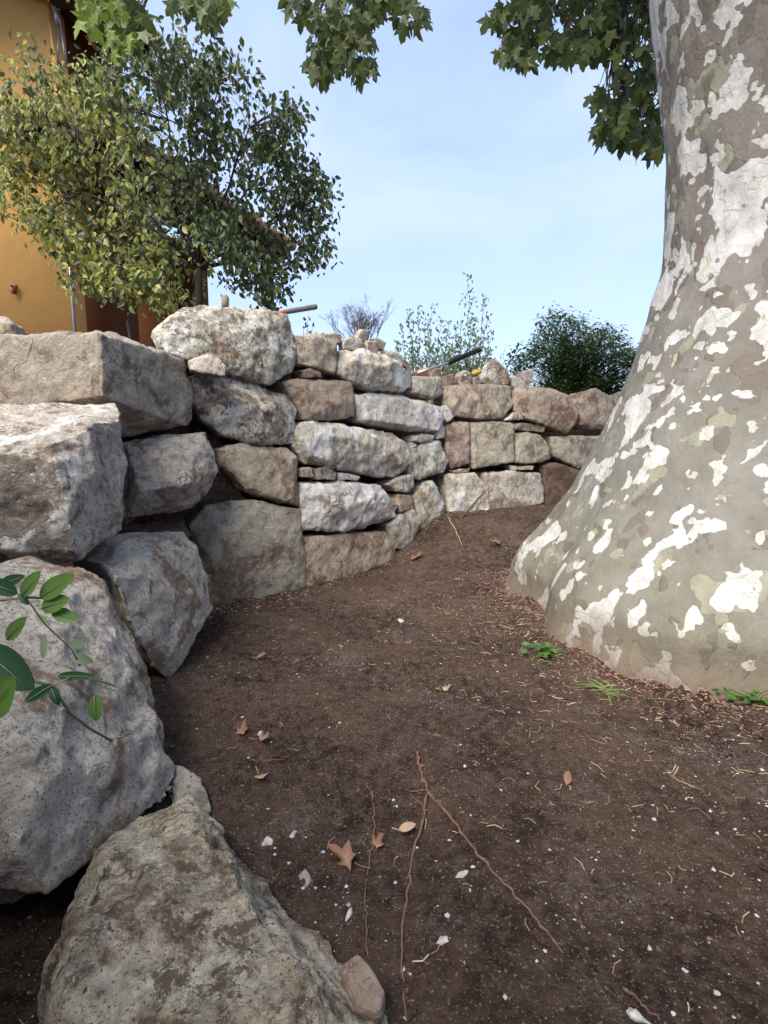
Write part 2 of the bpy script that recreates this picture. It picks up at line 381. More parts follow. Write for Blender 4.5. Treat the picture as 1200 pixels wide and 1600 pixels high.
# ------------------------------------------------------------------ boulders
FACE = [(297, 2.98), (345, 3.1), (400, 3.22), (480, 3.5), (620, 4.25), (700, 4.78), (850, 5.35), (960, 5.75), (1100, 6.2)]
BASEY = [(297, 960), (480, 920), (620, 880), (700, 810), (850, 800), (960, 790)]
def faceY(px, py):
    b = interp(FACE, px); return b + .10*max(0, (interp(BASEY, px)-py))/800*b
tex = {}
for nm, ty, size, dep in (('a', 'CLOUDS', .16, 4), ('b', 'CLOUDS', .045, 5), ('c', 'VORONOI', .13, 0)):
    t = bpy.data.textures.new('relief_'+nm, ty); t.noise_scale = size
    if nm == 'a': t.noise_type = 'HARD_NOISE'
    if ty == 'CLOUDS': t.noise_depth = dep
    tex[nm] = t
GROUP = 'boulders of the dry stone wall'
def stone(label, mat, pts, ridge=(), thick=.36, bulge=.05, vox=None, rough=1.0, push=None, back=.86, group=GROUP, name='boulder', cat='boulder', seed=None, inner=.92):
    rnd = random.Random(seed if seed is not None else hash(tuple(p[0]*7+p[1] for p in pts)) & 0xffff)
    W = []
    pts = [(p[0], p[1], zY(p[0], p[1], p[3])) if len(p) > 3 else p for p in pts]; ridge = [(p[0], p[1], zY(p[0], p[1], p[3])) if len(p) > 3 else p for p in ridge]
    for p in pts:
        Y = p[2] if len(p) > 2 else faceY(p[0], p[1]) + (.0)
        W.append(P(p[0], p[1], Y))
    c = sum(W, Vector())/len(W)
    if len(pts[0]) < 3: W = [c + (p-c)*1.025 for p in W]; bulge *= .65
    if push is None:
        cpx = sum(p[0] for p in pts)/len(pts); a = P(cpx-15, 700, interp(FACE, cpx-15)); b = P(cpx+15, 700, interp(FACE, cpx+15))
        tdir = (b-a); tdir.z = 0; tdir.normalize(); nrm = Vector((-tdir.y, tdir.x, 0))
        if nrm.y < 0: nrm = -nrm
        if len(pts[0]) > 2: nrm = Vector((-.5, .8, 0)).normalized()
    else: nrm = Vector(push).normalized()
    size = max((p-c).length for p in W)*2; thick = min(thick, size*1.0+.05)
    bm = bmesh.new(); V = []
    for p in W:
        V.append(p + nrm*.008)
        V.append(c + (p-c)*(.97) + nrm*thick*.45)
        V.append(c + (p-c)*back + nrm*thick)
    for i, p in enumerate(W):
        q = (p + W[(i+1) % len(W)])/2
        V.append(c + (p-c)*(inner+rnd.uniform(-.22, .05)) - nrm*bulge*rnd.uniform(.2, 1.35))
    for r_ in ridge: V.append(P(r_[0], r_[1], r_[2] if r_[2] > .5 else faceY(r_[0], r_[1])-r_[2]))
    for p in V: bm.verts.new(p-c)
    res = bmesh.ops.convex_hull(bm, input=bm.verts[:])
    bmesh.ops.delete(bm, geom=[v for v in bm.verts if not v.link_faces], context='VERTS')
    me = bpy.data.meshes.new('tmp'); bm.to_mesh(me); bm.free()
    o = bpy.data.objects.new(name, me); COL.objects.link(o); o.location = c
    vx = vox or max(.006, min(.014, size/42))
    r = o.modifiers.new('r', 'REMESH'); r.mode = 'VOXEL'; r.voxel_size = vx
    s = o.modifiers.new('s', 'SMOOTH'); s.iterations = 1; s.factor = .5
    k = min(1.0, size/.4)*rough
    for nm, st in (('a', .026), ('c', .022), ('b', .013)):
        d = o.modifiers.new(nm, 'DISPLACE'); d.texture = tex[nm]; d.texture_coords = 'GLOBAL'; d.strength = st*k; d.mid_level = .55
    bpy.context.view_layer.update()
    m2 = bpy.data.meshes.new_from_object(o.evaluated_get(bpy.context.evaluated_depsgraph_get()))
    o.modifiers.clear(); o.data = m2; m2.name = name; bpy.data.meshes.remove(me)
    m2.materials.clear(); m2.materials.append(M[mat]); m2.polygons.foreach_set('use_smooth', [True]*len(m2.polygons))
    return props(o, label, cat, group)

# near-left boulders (explicit distances: the wall runs towards the camera here)
stone('tip of a small grey boulder at the left edge before the orange wall', 'tan',
      [(-60, 500, 3.1), (5, 493, 3.1), (24, 505, 3.1), (34, 540, 3.1), (-60, 560, 3.1)], thick=.3, push=(-.3, .9, 0))
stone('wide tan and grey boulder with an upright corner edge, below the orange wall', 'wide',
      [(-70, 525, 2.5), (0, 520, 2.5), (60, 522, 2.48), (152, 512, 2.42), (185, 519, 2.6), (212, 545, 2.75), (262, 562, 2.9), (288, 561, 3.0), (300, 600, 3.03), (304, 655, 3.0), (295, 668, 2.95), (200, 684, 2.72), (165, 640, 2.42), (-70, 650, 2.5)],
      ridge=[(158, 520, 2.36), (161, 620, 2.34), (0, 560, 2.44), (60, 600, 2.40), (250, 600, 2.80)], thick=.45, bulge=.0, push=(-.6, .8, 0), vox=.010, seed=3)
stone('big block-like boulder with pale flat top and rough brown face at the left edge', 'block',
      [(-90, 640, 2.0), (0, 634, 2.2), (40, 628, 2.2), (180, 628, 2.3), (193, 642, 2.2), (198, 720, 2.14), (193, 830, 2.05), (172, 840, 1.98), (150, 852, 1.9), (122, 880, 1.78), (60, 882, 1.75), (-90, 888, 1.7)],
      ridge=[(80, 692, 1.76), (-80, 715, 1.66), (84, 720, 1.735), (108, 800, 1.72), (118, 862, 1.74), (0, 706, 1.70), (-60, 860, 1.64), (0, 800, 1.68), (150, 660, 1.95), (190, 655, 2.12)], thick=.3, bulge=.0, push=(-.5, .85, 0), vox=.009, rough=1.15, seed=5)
stone('angular grey boulder with a lit upper face, tucked under the wide tan boulder', 'granite',
      [(196, 692, 2.62), (258, 677, 2.8), (325, 673, 2.98), (346, 735, 2.98), (334, 762, 2.9), (300, 795, 2.82), (268, 804, 2.74), (198, 810, 2.55)],
      ridge=[(295, 756, 2.66), (252, 700, 2.66), (215, 770, 2.48), (280, 780, 2.68)], thick=.4, bulge=.0, push=(-.7, .7, 0), vox=.009, seed=8)
stone('pointed grey granite boulder standing on the soil, below a pocket of dark earth', 'granite_near',
      [(160, 880, 1.95), (200, 838, 2.2), (290, 830, 2.55), (312, 850, 2.62), (334, 930, 2.62), (337, 952, 2.55), (300, 1010, 2.3), (275, 1062, 2.08), (262, 1068, 2.05), (240, 1045, 1.95), (205, 975, 1.88)],
      ridge=[(230, 900, 2.05), (300, 940, 2.32), (265, 1030, 2.02), (180, 905, 1.88)], thick=.4, bulge=.0, push=(-.8, .55, .0), vox=.009, seed=9)
stone('large pale speckled granite slab leaning beside the green sprig, lower left', 'granite_near',
      [(-120, 885, 1.38), (0, 874, 1.58), (60, 870, 1.66), (130, 880, 1.71), (163, 896, 1.74), (200, 965, 1.70), (238, 1050, 1.62), (254, 1130, 1.53), (283, 1208, 1.42), (273, 1240, 1.36), (225, 1264, 1.24), (168, 1298, 1.12), (125, 1362, 1.0), (80, 1404, .93), (0, 1398, .92), (-120, 1380, .90)],
      ridge=[(120, 925, 1.53), (185, 985, 1.55), (225, 1075, 1.50), (0, 1128, 1.00), (65, 1172, 1.01), (110, 1225, 1.05), (150, 1285, 1.08), (-110, 1090, .98), (30, 930, 1.42), (245, 1180, 1.40), (30, 1330, .915)], thick=.32, bulge=-.02, push=(-.75, .25, -.55), vox=.0075, seed=11, rough=1.15)
stone('huge mottled yellowish slab filling the bottom left foreground', 'mossy',
      [(74, 1455, 'z', .10), (92, 1425, 'z', .12), (148, 1322, 'z', .11), (182, 1290, 'z', .09), (272, 1238, 'z', .08), (300, 1238, 'z', .06), (345, 1290, 'z', .0), (400, 1366, 'z', -.01), (470, 1438, 'z', -.01), (572, 1526, 'z', -.01), (628, 1600, 'z', -.01), (680, 1690, 'z', -.01), (600, 1850, 'z', .02), (60, 1850, 'z', .10), (78, 1600, 'z', .08)],
      ridge=[(318, 1282, 'z', .10), (385, 1392, 'z', .13), (440, 1468, 'z', .14), (505, 1575, 'z', .135), (560, 1700, 'z', .12), (160, 1340, 'z', .15), (105, 1450, 'z', .16), (280, 1262, 'z', .115), (100, 1600, 'z', .15), (230, 1500, 'z', .175), (110, 1800, 'z', .15)], thick=.25, bulge=-.02, push=(-.45, .2, -.85), vox=.0062, seed=13, rough=1.7)
stone('small grey rock wedged between the speckled slab and the yellowish slab', 'granite',
      [(262, 1190, 1.47), (290, 1194, 1.45), (318, 1212, 1.42), (334, 1268, 1.33), (318, 1300, 1.28), (285, 1300, 1.28), (266, 1240, 1.36)], thick=.16, bulge=.01, push=(-.5, .5, -.5), seed=14, vox=.006)
stone('smooth pinkish stone poking out of the soil beside the bottom slab', 'pink',
      [(528, 1510, .80), (558, 1486, .80), (578, 1505, .79), (604, 1552, .76), (596, 1590, .73), (556, 1580, .74)], thick=.12, bulge=.01, push=(0, .3, -.8), seed=15, vox=.005, rough=.4)
def soil_pocket(pts, seed):
    stone('x', 'soil', pts, thick=.25, bulge=.02, push=(-.4, .9, 0), name='soil_bank', seed=seed, rough=1.2, vox=.01); o = COL.objects[-1]
    for k in ('label', 'category', 'group'): del o[k]
    o['kind'] = 'structure'
soil_pocket([(308, 640, 3.32), (345, 685, 3.34), (362, 740, 3.36), (385, 780, 3.36), (380, 800, 3.34), (330, 806, 3.2), (290, 840, 3.12), (262, 810, 3.15), (325, 740, 3.2)], 91)
soil_pocket([(150, 860, 2.35), (190, 822, 2.5), (290, 812, 2.8), (305, 840, 2.72), (215, 850, 2.35), (165, 885, 2.1)], 92)
# corner and far run
stone('long top boulder with white left end and rusty patches, nearest the small tree', 'patchy',
      [(240, 518, 3.0), (262, 487, 3.05), (310, 474), (360, 476), (425, 482), (452, 488), (463, 520), (468, 560), (462, 582), (420, 604), (378, 598), (345, 566), (300, 553), (262, 555, 3.0), (250, 540, 3.0)],
      ridge=[(290, 520, .10), (400, 520, .10), (420, 570, .11), (340, 545, .09)], bulge=.05, seed=21, vox=.010, rough=1.1)
stone('small bluish grey wedge stone under the long top boulder', 'granite', [(294, 562, 2.98), (325, 550, 2.95), (342, 557, 2.94), (356, 572, 2.94), (352, 588, 2.93), (322, 584, 2.94), (295, 580, 2.96)], thick=.2, bulge=.02, push=(-.4, .9, 0), seed=22)
stone('slanting tan boulder with a white left end, second from the top', 'patchy',
      [(293, 588), (318, 579), (360, 588), (405, 602), (452, 618), (466, 640), (459, 694), (405, 698), (352, 682), (312, 655), (298, 622)], ridge=[(340, 610, .08), (420, 640, .09)], seed=23)
stone('rounded grey-tan boulder over the big smooth upright one', 'tan', [(345, 702), (375, 692), (450, 699), (468, 712), (469, 792), (442, 788), (385, 768), (352, 732)], seed=24, bulge=.05)
stone('big smooth greenish boulder with a rounded lump, standing on the soil in the corner', 'green',
      [(296, 822), (325, 792), (365, 783), (400, 782), (470, 797), (478, 870), (478, 918), (420, 937), (338, 958), (326, 900)], ridge=[(345, 830, .12), (330, 870, .10), (440, 840, .05)], seed=25, rough=.6, vox=.010)
stone('squarish grey-tan stone in the top course, right of the long white-ended boulder', 'tan', [(462, 522), (500, 521), (531, 532), (528, 570), (524, 586), (490, 577), (466, 570)], seed=26, bulge=.03)
stone('small flat pinkish wedge under the squarish top stone', 'pink', [(470, 578), (485, 574), (503, 580), (504, 591), (478, 592)], thick=.15, bulge=.02, seed=27)
stone('smooth brown rectangular stone in the second course', 'brown', [(443, 596), (470, 590), (510, 592), (550, 595), (556, 625), (556, 652), (520, 658), (478, 656), (462, 625)], seed=28, rough=.6, bulge=.035)
stone('lumpy tan and white broken boulder just below the rubble pile', 'pale', [(531, 546), (560, 543), (592, 548), (622, 562), (645, 588), (645, 606), (630, 613), (600, 614), (560, 604), (528, 586)], ridge=[(590, 570, .13), (555, 560, .10)], seed=29, rough=1.4)
stone('long white boulder in the second course, left of centre of the far wall', 'white', [(556, 616), (600, 613), (648, 622), (688, 634), (692, 655), (682, 674), (640, 674), (590, 666), (562, 658)], seed=30, rough=.9)
stone('small square blue-grey stone beneath the sledgehammer', 'granite', [(648, 586), (690, 588), (695, 616), (676, 626), (646, 615)], thick=.22, bulge=.025, seed=31, rough=.6)
stone('long striped boulder with a pale top edge, in the third course', 'pale', [(464, 668), (475, 658), (515, 658), (600, 672), (638, 690), (644, 720), (618, 747), (590, 746), (475, 724), (458, 697)], ridge=[(520, 680, .10), (600, 700, .10)], seed=32, rough=1.2)
stone('small dull grey chinking stone, leftmost under the striped boulder', 'tan', [(470, 731), (488, 729), (490, 747), (471, 746)], thick=.12, bulge=.02, seed=33)
stone('rounded grey chinking stone, middle of three under the striped boulder', 'granite', [(490, 732), (508, 728), (526, 737), (524, 751), (496, 750)], thick=.14, bulge=.02, seed=34)
stone('flat white chinking stone, rightmost of three under the striped boulder', 'white', [(529, 739), (548, 738), (566, 745), (560, 752), (532, 750)], thick=.12, bulge=.015, seed=35)
stone('long white-topped boulder with dark rough lower face, fourth course', 'white', [(470, 756), (520, 752), (570, 752), (600, 760), (623, 786), (620, 808), (575, 826), (520, 832), (473, 833)], ridge=[(520, 782, .12), (580, 785, .12)], seed=36, rough=1.5)
stone('small pale pointed stone above the white-topped boulder, at its right end', 'pale', [(605, 757), (622, 744), (646, 740), (650, 762), (640, 771), (618, 768)], thick=.2, bulge=.03, seed=37)
stone('small earthy brown stone right of the white-topped boulder', 'brown', [(623, 772), (646, 774), (647, 795), (628, 802), (622, 790)], thick=.2, bulge=.015, seed=38)
stone('soil-stained bottom boulder right of the big smooth one with the rounded lump', 'brown', [(479, 838), (520, 837), (570, 834), (603, 830), (620, 850), (617, 882), (570, 898), (480, 930)], seed=39, rough=.8, bulge=.03)
stone('flat slanted grey stone at the foot of the wall, left one of a pair', 'granite', [(605, 820), (645, 790), (658, 812), (655, 838), (630, 860), (618, 858)], thick=.25, bulge=.03, seed=40)
stone('flat slanted grey stone at the foot of the wall, right one of a pair', 'pale', [(648, 776), (664, 754), (678, 748), (698, 790), (697, 815), (668, 840), (656, 825)], thick=.25, bulge=.03, seed=41)
stone('pale angular stone with dark seams, left of the pinkish upright stone', 'pale', [(643, 699), (668, 690), (688, 688), (702, 720), (698, 738), (657, 751), (640, 742)], seed=42, rough=1.2, bulge=.03)
stone('small pale flat chinking stone over the seamed angular stone', 'pale', [(645, 680), (662, 677), (680, 681), (677, 691), (655, 694), (646, 690)], thick=.15, bulge=.02, seed=43)
stone('tiny white chip wedged above the seamed angular stone', 'white', [(643, 691), (652, 694), (652, 700), (644, 700)], thick=.08, bulge=.01, seed=44, vox=.004)
stone('pale triangular wedge beside the pinkish upright stone', 'white', [(677, 668), (692, 660), (698, 668), (696, 686), (684, 686)], thick=.15, bulge=.02, seed=45)
stone('white shard standing at the right end of the long white boulder', 'white', [(690, 634), (697, 632), (711, 652), (699, 662), (690, 652)], thick=.12, bulge=.02, seed=46)
stone('pinkish upright rectangular stone in the third course', 'pink', [(697, 664), (712, 659), (734, 659), (737, 690), (736, 725), (707, 733), (699, 715)], seed=47, bulge=.025, rough=.7)
stone('greenish grey square stone beside the pinkish upright one', 'green', [(737, 660), (770, 658), (801, 660), (806, 690), (803, 722), (770, 727), (741, 733), (738, 700)], seed=48, bulge=.03, rough=.6)
stone('rounded grey stone right of the greenish square one', 'green', [(806, 677), (825, 674), (846, 679), (860, 700), (862, 716), (850, 723), (820, 726), (805, 724)], seed=49, bulge=.03, rough=.7)
stone('wide pale top course stone below the triangular rock', 'tan', [(694, 604), (720, 599), (770, 599), (800, 604), (801, 632), (787, 655), (750, 657), (712, 651), (694, 632)], seed=50, bulge=.035)
stone('rounded rusty brown boulder in the top course near the plane tree', 'brown', [(804, 610), (830, 604), (862, 606), (888, 617), (903, 644), (902, 662), (886, 678), (860, 670), (822, 656), (805, 642)], seed=51, bulge=.06, rough=.7)
stone('thin flat stone beneath the rounded rusty boulder', 'green', [(801, 661), (830, 660), (852, 666), (851, 677), (820, 674), (803, 672)], thick=.2, bulge=.02, seed=52)
stone('small pale wedge between the wide top stone and the rusty boulder', 'pale', [(788, 657), (803, 644), (816, 645), (818, 656), (798, 659)], thick=.16, bulge=.02, seed=53)
stone('dark blotched pointed boulder in the top course touching the trunk outline', 'brown', [(904, 630), (914, 613), (930, 607), (952, 616), (966, 636), (955, 668), (925, 672), (908, 664)], seed=54, bulge=.05)
stone('greenish flat-topped stone beside the plane trunk, third course', 'green', [(862, 682), (900, 681), (960, 681), (975, 700), (960, 730), (905, 732), (868, 714)], seed=55, bulge=.03, rough=.7)
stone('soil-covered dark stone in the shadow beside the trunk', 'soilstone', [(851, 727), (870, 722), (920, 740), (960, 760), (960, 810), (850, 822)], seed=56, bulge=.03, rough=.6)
stone('cracked pale upright stone in the bottom course with roots at its foot', 'pale', [(697, 742), (715, 738), (742, 738), (762, 760), (767, 800), (762, 812), (745, 815), (702, 812)], seed=57, bulge=.04, rough=1.1)
stone('wide grey bottom course stone with a slanting lower edge', 'granite', [(757, 738), (800, 736), (847, 739), (850, 760), (851, 786), (815, 795), (790, 802), (769, 806), (762, 770)], seed=58, bulge=.035)
stone('thin brown chinking stone under the pinkish upright stone', 'brown', [(706, 735), (720, 732), (735, 732), (734, 739), (710, 740)], thick=.12, bulge=.015, seed=59)
stone('thin dark chinking stone above the wide bottom course stone', 'brown', [(796, 727), (815, 727), (838, 727), (832, 735), (800, 735)], thick=.14, bulge=.015, seed=60)
# hidden continuation behind the trunk (its nearest ends can show from a step aside)
stone('upper stone of the wall run behind the plane trunk', 'tan', [(972, 612), (1030, 605), (1080, 615), (1085, 665), (1030, 680), (975, 672)], seed=61)
stone('lower stone of the wall run behind the plane trunk', 'green', [(980, 690), (1050, 690), (1085, 700), (1080, 790), (980, 800)], seed=62)
# loose stones on top
TG = 'loose rubble on the wall top'
def topstone(label, mat, pts, dY=.06, **k):
    ym = (min(p[1] for p in pts)+max(p[1] for p in pts))/2
    pts = [(a, b+(6 if b > ym else -1)) for a, b in pts]; q = [(a, b, faceY(a, b)+dY) for a, b in pts]
    stone(label, mat, q, thick=k.pop('thick', .12), bulge=.015, push=(-.45, .85, 0), group=TG, name='rock', cat='rock', vox=.006, **k)
topstone('pale triangular rock standing on the wide top stone', 'pale', [(752, 592), (766, 565), (773, 559), (800, 580), (797, 597), (760, 597)], seed=70)
topstone('dark pointed stone capping the rubble pile', 'granite', [(553, 527), (562, 514), (578, 517), (577, 528), (560, 530)], dY=.10, seed=71)
topstone('pale broken stone in the rubble pile left of the dark cap', 'pale', [(534, 531), (548, 524), (566, 530), (573, 541), (560, 545), (536, 540)], seed=72)
topstone('small brown cube-like stone in the middle of the rubble pile', 'pink', [(572, 532), (590, 533), (593, 549), (580, 553), (572, 545)], dY=.04, seed=73)
topstone('dark thin slab on the right of the rubble pile', 'granite', [(582, 529), (596, 529), (605, 536), (600, 543), (585, 538)], dY=.10, seed=74)
topstone('flat pale slab sliding down the right side of the rubble pile', 'pale', [(600, 545), (618, 548), (638, 560), (637, 570), (612, 562), (600, 556)], dY=.04, seed=75)
topstone('brown lump at the right foot of the rubble pile', 'brown', [(628, 560), (642, 566), (646, 584), (634, 582)], dY=.06, seed=76)
topstone('flat reddish stone under the sledgehammer head', 'pink', [(655, 577), (675, 572), (692, 576), (692, 588), (658, 587)], dY=.16, seed=77)
topstone('small tan stone left of the yellow grip', 'tan', [(694, 588), (708, 584), (716, 592), (712, 599), (696, 598)], dY=.06, seed=78)
topstone('larger broken tan stone below the yellow grip', 'tan', [(716, 588), (728, 578), (738, 584), (738, 599), (718, 599)], dY=.06, seed=79)
topstone('small grey stone right of the yellow grip', 'granite', [(738, 590), (750, 588), (752, 599), (739, 600)], dY=.06, seed=80)
topstone('pale rubble stone at the left end of the rusty boulder top', 'pale', [(802, 597), (812, 588), (826, 594), (838, 604), (806, 608)], dY=.05, seed=81)
topstone('dark grey rubble stone behind the rusty boulder', 'granite', [(818, 580), (834, 576), (834, 592), (820, 592)], dY=.2, seed=82)
topstone('small pale stone crumb near the triangular rock', 'pale', [(800, 590), (808, 586), (812, 597), (802, 599)], dY=.06, seed=83)
topstone('thin tan slab lying behind the squarish top stone', 'tan', [(500, 523), (520, 519), (535, 522), (536, 532), (505, 530)], dY=.08, seed=84)
topstone('small grey pebble on the long top boulder beside the claw hammer', 'granite', [(404, 482), (412, 478), (420, 482), (418, 489), (404, 489)], dY=.1, thick=.06, seed=85)

# ------------------------------------------------------------------ plane tree
SIL = [(1016, 0), (1024, 60), (1034, 160), (1040, 250), (1040, 350), (1034, 430), (1012, 510), (985, 580), (960, 640), (930, 700), (896, 760), (860, 812), (826, 850), (810, 880), (806, 905)]
prof = []
for px, py in SIL:
    d = ray(px, py); n2 = Vector((-d.y, d.x)); n2.normalize()
    r = abs(Vector((TX, TY)).dot(n2)); t = (TX*d.x+TY*d.y)/(d.x**2+d.y**2); prof.append((CAM_Z+d.z*t, r))
prof.sort()
r_top = prof[-1][1]; z_top = prof[-1][0]
prof += [(z_top+1.5, r_top*.93), (z_top+4, r_top*.8)]
prof.insert(0, (-.3, prof[0][1]+.16))
tree = empty('plane_tree', (TX, TY, 0), 'huge plane tree with camouflage bark rising from a flared foot, right of the bare soil', 'tree')
FOOT = [(0, .9), (100, .93), (140, 1.0), (160, 1.05), (172, .98), (186, .92), (200, .98), (214, 1.05), (228, 1.06), (244, .93), (280, .88), (360, .9)]
def trunk():
    mb = MB(); zs = []; z = -.3
    while z < z_top+4: zs.append(z); z += .02 if z < 3.6 else .15
    n = 260; vs = []
    for z in zs:
        r0 = interp(prof, z)
        for j in range(n):
            a = 2*math.pi*j/n; fl = sstep(1.2, 0, z)
            # buttress lobes; silhouette direction (towards the left of the view) kept at full radius
            lobe = .06*math.cos(3*(a-R(200)))+.035*math.cos(7*(a-R(196)))
            # front towards the camera tucked in a little
            da = math.atan2(math.sin(a-R(236)), math.cos(a-R(236))); tuck = -.10*math.exp(-(da/.5)**2)
            rg = 1-abs(noise.noise(Vector((math.cos(a)*2.6, math.sin(a)*2.6, 5+z*.25))))*2.2
            r = r0*(1+fl*(interp(FOOT, math.degrees(a))-1+.25*lobe+.05*(rg-.55)))
            p = Vector((math.cos(a)*2, math.sin(a)*2, z))
            r += noise.noise(p*.9)*.045*(.4+fl) + noise.noise(p*2.6)*.016 + noise.noise(p*9)*.004 - .03*fl*max(0, noise.noise(Vector((math.cos(a)*5, math.sin(a)*5, z*.8))))
            vs.append((TX+r*math.cos(a), TY+r*math.sin(a), z))
    k = len(zs); fs = [(i*n+j, i*n+(j+1) % n, (i+1)*n+(j+1) % n, (i+1)*n+j) for i in range(k-1) for j in range(n)]
    mb.add(vs, fs); return mb.build('trunk', M['bark'], tree, origin=(TX, TY, 0))
trunk()
def palm_leaf(mb, p, dn, nrm, s, rnd, mi=0, dead=0):
    """lobed plane leaf hanging from p; dn = direction of the tip"""
    dn = dn.normalized(); sd = dn.cross(nrm); sd = sd.normalized() if sd.length > 1e-3 else dn.orthogonal().normalized(); nn = sd.cross(dn)
    rad = [(-160, .25), (-128, .62), (-108, .36), (-92, .44), (-66, .88), (-50, .56), (-34, .48), (-20, .78), (0, 1.08), (20, .78), (34, .48), (50, .56), (66, .88), (92, .44), (108, .36), (128, .62), (160, .25)]
    cup = rnd.uniform(.1, .35) - dead*rnd.uniform(.8, 1.3)
    vs = [p + dn*s*.42]
    for a, r in rad:
        a = R(a + rnd.uniform(-4, 4)*(1+dead*2)); r *= rnd.uniform(.9-.3*dead, 1.08)*.62
        x, y = math.sin(a)*r, math.cos(a)*r + .42
        vs.append(p + sd*(x*s) + dn*(y*s) - nn*(s*cup*(x*x*1.6 + max(0, y-.42)**2*1.2)))
    n = len(rad); mb.add(vs, [(0, i+1, i+2) for i in range(n-1)] + [(0, n, 1)], mi)
def crown():
    rnd = random.Random(4); dark = MB(); tw = MB(); pale = MB()
    # (centre px, py, rx, ry, distance, leaves, pale?)
    cl = [(160, 20, 42, 40, 4.0, 34, 1), (185, 55, 32, 38, 4.0, 26, 1), (210, 35, 18, 45, 4.1, 14, 0), (140, -30, 50, 40, 4.0, 30, 1),
          (330, 10, 42, 24, 4.3, 24, 0), (325, 32, 16, 16, 4.3, 8, 0), (285, 0, 28, 18, 4.3, 12, 0),
          (540, 10, 64, 42, 4.3, 50, 0), (520, 60, 36, 36, 4.3, 30, 0), (505, 100, 32, 26, 4.3, 24, 0), (562, 100, 30, 26, 4.3, 22, 0), (560, 55, 26, 40, 4.4, 20, 0), (470, 10, 22, 22, 4.4, 10, 0), (636, 25, 28, 30, 4.3, 16, 0), (620, 0, 30, 14, 4.3, 10, 0),
          (815, 30, 55, 45, 4.2, 44, 0), (808, 85, 34, 28, 4.2, 24, 0), (890, 75, 50, 34, 4.2, 34, 0), (940, 50, 60, 46, 4.4, 46, 0), (990, 20, 50, 55, 4.5, 44, 0), (1000, 90, 44, 44, 4.3, 34, 0), (965, 160, 42, 40, 4.2, 32, 0), (960, 205, 34, 30, 4.2, 26, 0), (1002, 215, 42, 36, 4.3, 34, 0), (1020, 160, 30, 55, 4.4, 26, 0), (860, 0, 60, 24, 4.4, 24, 0), (940, 0, 40, 30, 4.5, 30, 0)]
    hub = Vector((TX-.2, TY, 5.6))
    for px, py, rx, ry, Y, n, pl in cl:
        c = P(px, py, Y); k = Y/800
        top = c + Vector((rnd.uniform(-.2, .3), rnd.uniform(0, .4), ry*k+.35)); cur = []
        for i in range(int(n*1.7)):
            a = rnd.uniform(0, 2*math.pi); q = math.sqrt(rnd.random())
            p = P(px+math.cos(a)*q*rx*.85, py+math.sin(a)*q*ry*.8-12, Y+rnd.uniform(-.3, .3))
            dn = Vector((rnd.gauss(0, .35)+.5*math.cos(a)*q, rnd.gauss(0, .35), -1-.3*rnd.random()))
            nr = Vector((rnd.gauss(0, .9), -1, rnd.uniform(-.4, 1.2)))
            palm_leaf(pale if pl and rnd.random() < .85 else dark, p, dn, nr, rnd.uniform(.09, .155), rnd)
            if i % 4 == 0: cur.append(p)
        for p in cur:
            mid = (top+p)/2 + Vector((rnd.uniform(-.05, .05), 0, .06)); tw.tube([top, mid, p], [.006, .004, .002], 4)
        tw.tube([hub + (top-hub)*t_ + Vector((0, 0, .5*math.sin(math.pi*t_))) for t_ in (0, .25, .5, .75, 1)], [.10, .06, .035, .02, .008], 6)
    # rest of the crown above and behind the picture
    for i in range(150):
        a = rnd.uniform(0, 2*math.pi); q = math.sqrt(rnd.random())*4.2
        c = Vector((TX-.8+math.cos(a)*q, TY-1.2+math.sin(a)*q, rnd.uniform(5.2, 8.2)))
        # keep it out of the open sky of the picture
        dy = c.y; 
        if dy > .3:
            d = c-Vector((0, 0, CAM_Z)); u = d.dot(FW); py = 800-800*d.dot(UP)/u if u > 0 else -999; px = 600+800*d.x/u
            if py > -90 and -150 < px < 1350: continue
        for _ in range(16):
            p = c + Vector((rnd.gauss(0, .35), rnd.gauss(0, .35), rnd.gauss(0, .25)))
            palm_leaf(dark, p, Vector((rnd.gauss(0, .5), rnd.gauss(0, .5), -1)), Vector((rnd.gauss(0, .6), -1, .7)), rnd.uniform(.14, .22), rnd)
        tw.tube([hub, (hub+c)/2+Vector((0, 0, .3)), c], [.08, .04, .01], 5)
    o = (TX, TY, 0)
    br = tw.build('branches', M['branch'], tree, o)
    f = dark.build('foliage', M['leaf_plane'], tree, o, smooth=False)
    g = pale.build('bright_foliage', M['leaf_plane_light'], tree, o, smooth=False); g['label'] = 'bright yellow-green leaf cluster hanging at the top left'
crown()

# ------------------------------------------------------------------ foliage helpers
def oval_leaf(mb, p, dn, nrm, s, wd=.5, fold=.25, mi=0, seg=3, curl=.15):
    dn = dn.normalized(); sd = dn.cross(nrm); sd = sd.normalized() if sd.length > 1e-3 else dn.orthogonal().normalized(); nn = sd.cross(dn)
    L_, C_, R_ = [], [], []
    for i in range(seg+1):
        t = i/seg; ww = math.sin(math.pi*min(1, t*.92+.04))**.8*wd*.5*s*(1.1-.3*t) if 0 < t < 1 else 0
        c = p + dn*(t*s) - nn*(curl*s*t*t)
        C_.append(c); L_.append(c - sd*ww + nn*ww*fold); R_.append(c + sd*ww + nn*ww*fold)
    vs = [C_[0]]; fs = []
    for i in range(1, seg): vs += [L_[i], C_[i], R_[i]]
    vs.append(C_[-1]); e = len(vs)-1
    fs += [(0, 2, 1), (0, 3, 2)]
    for i in range(seg-2):
        a = 1+3*i; b = a+3; fs += [(a, a+1, b+1, b), (a+1, a+2, b+2, b+1)]
    a = 1+3*(seg-2); fs += [(a, a+1, e), (a+1, a+2, e)]
    mb.add(vs, fs, mi)
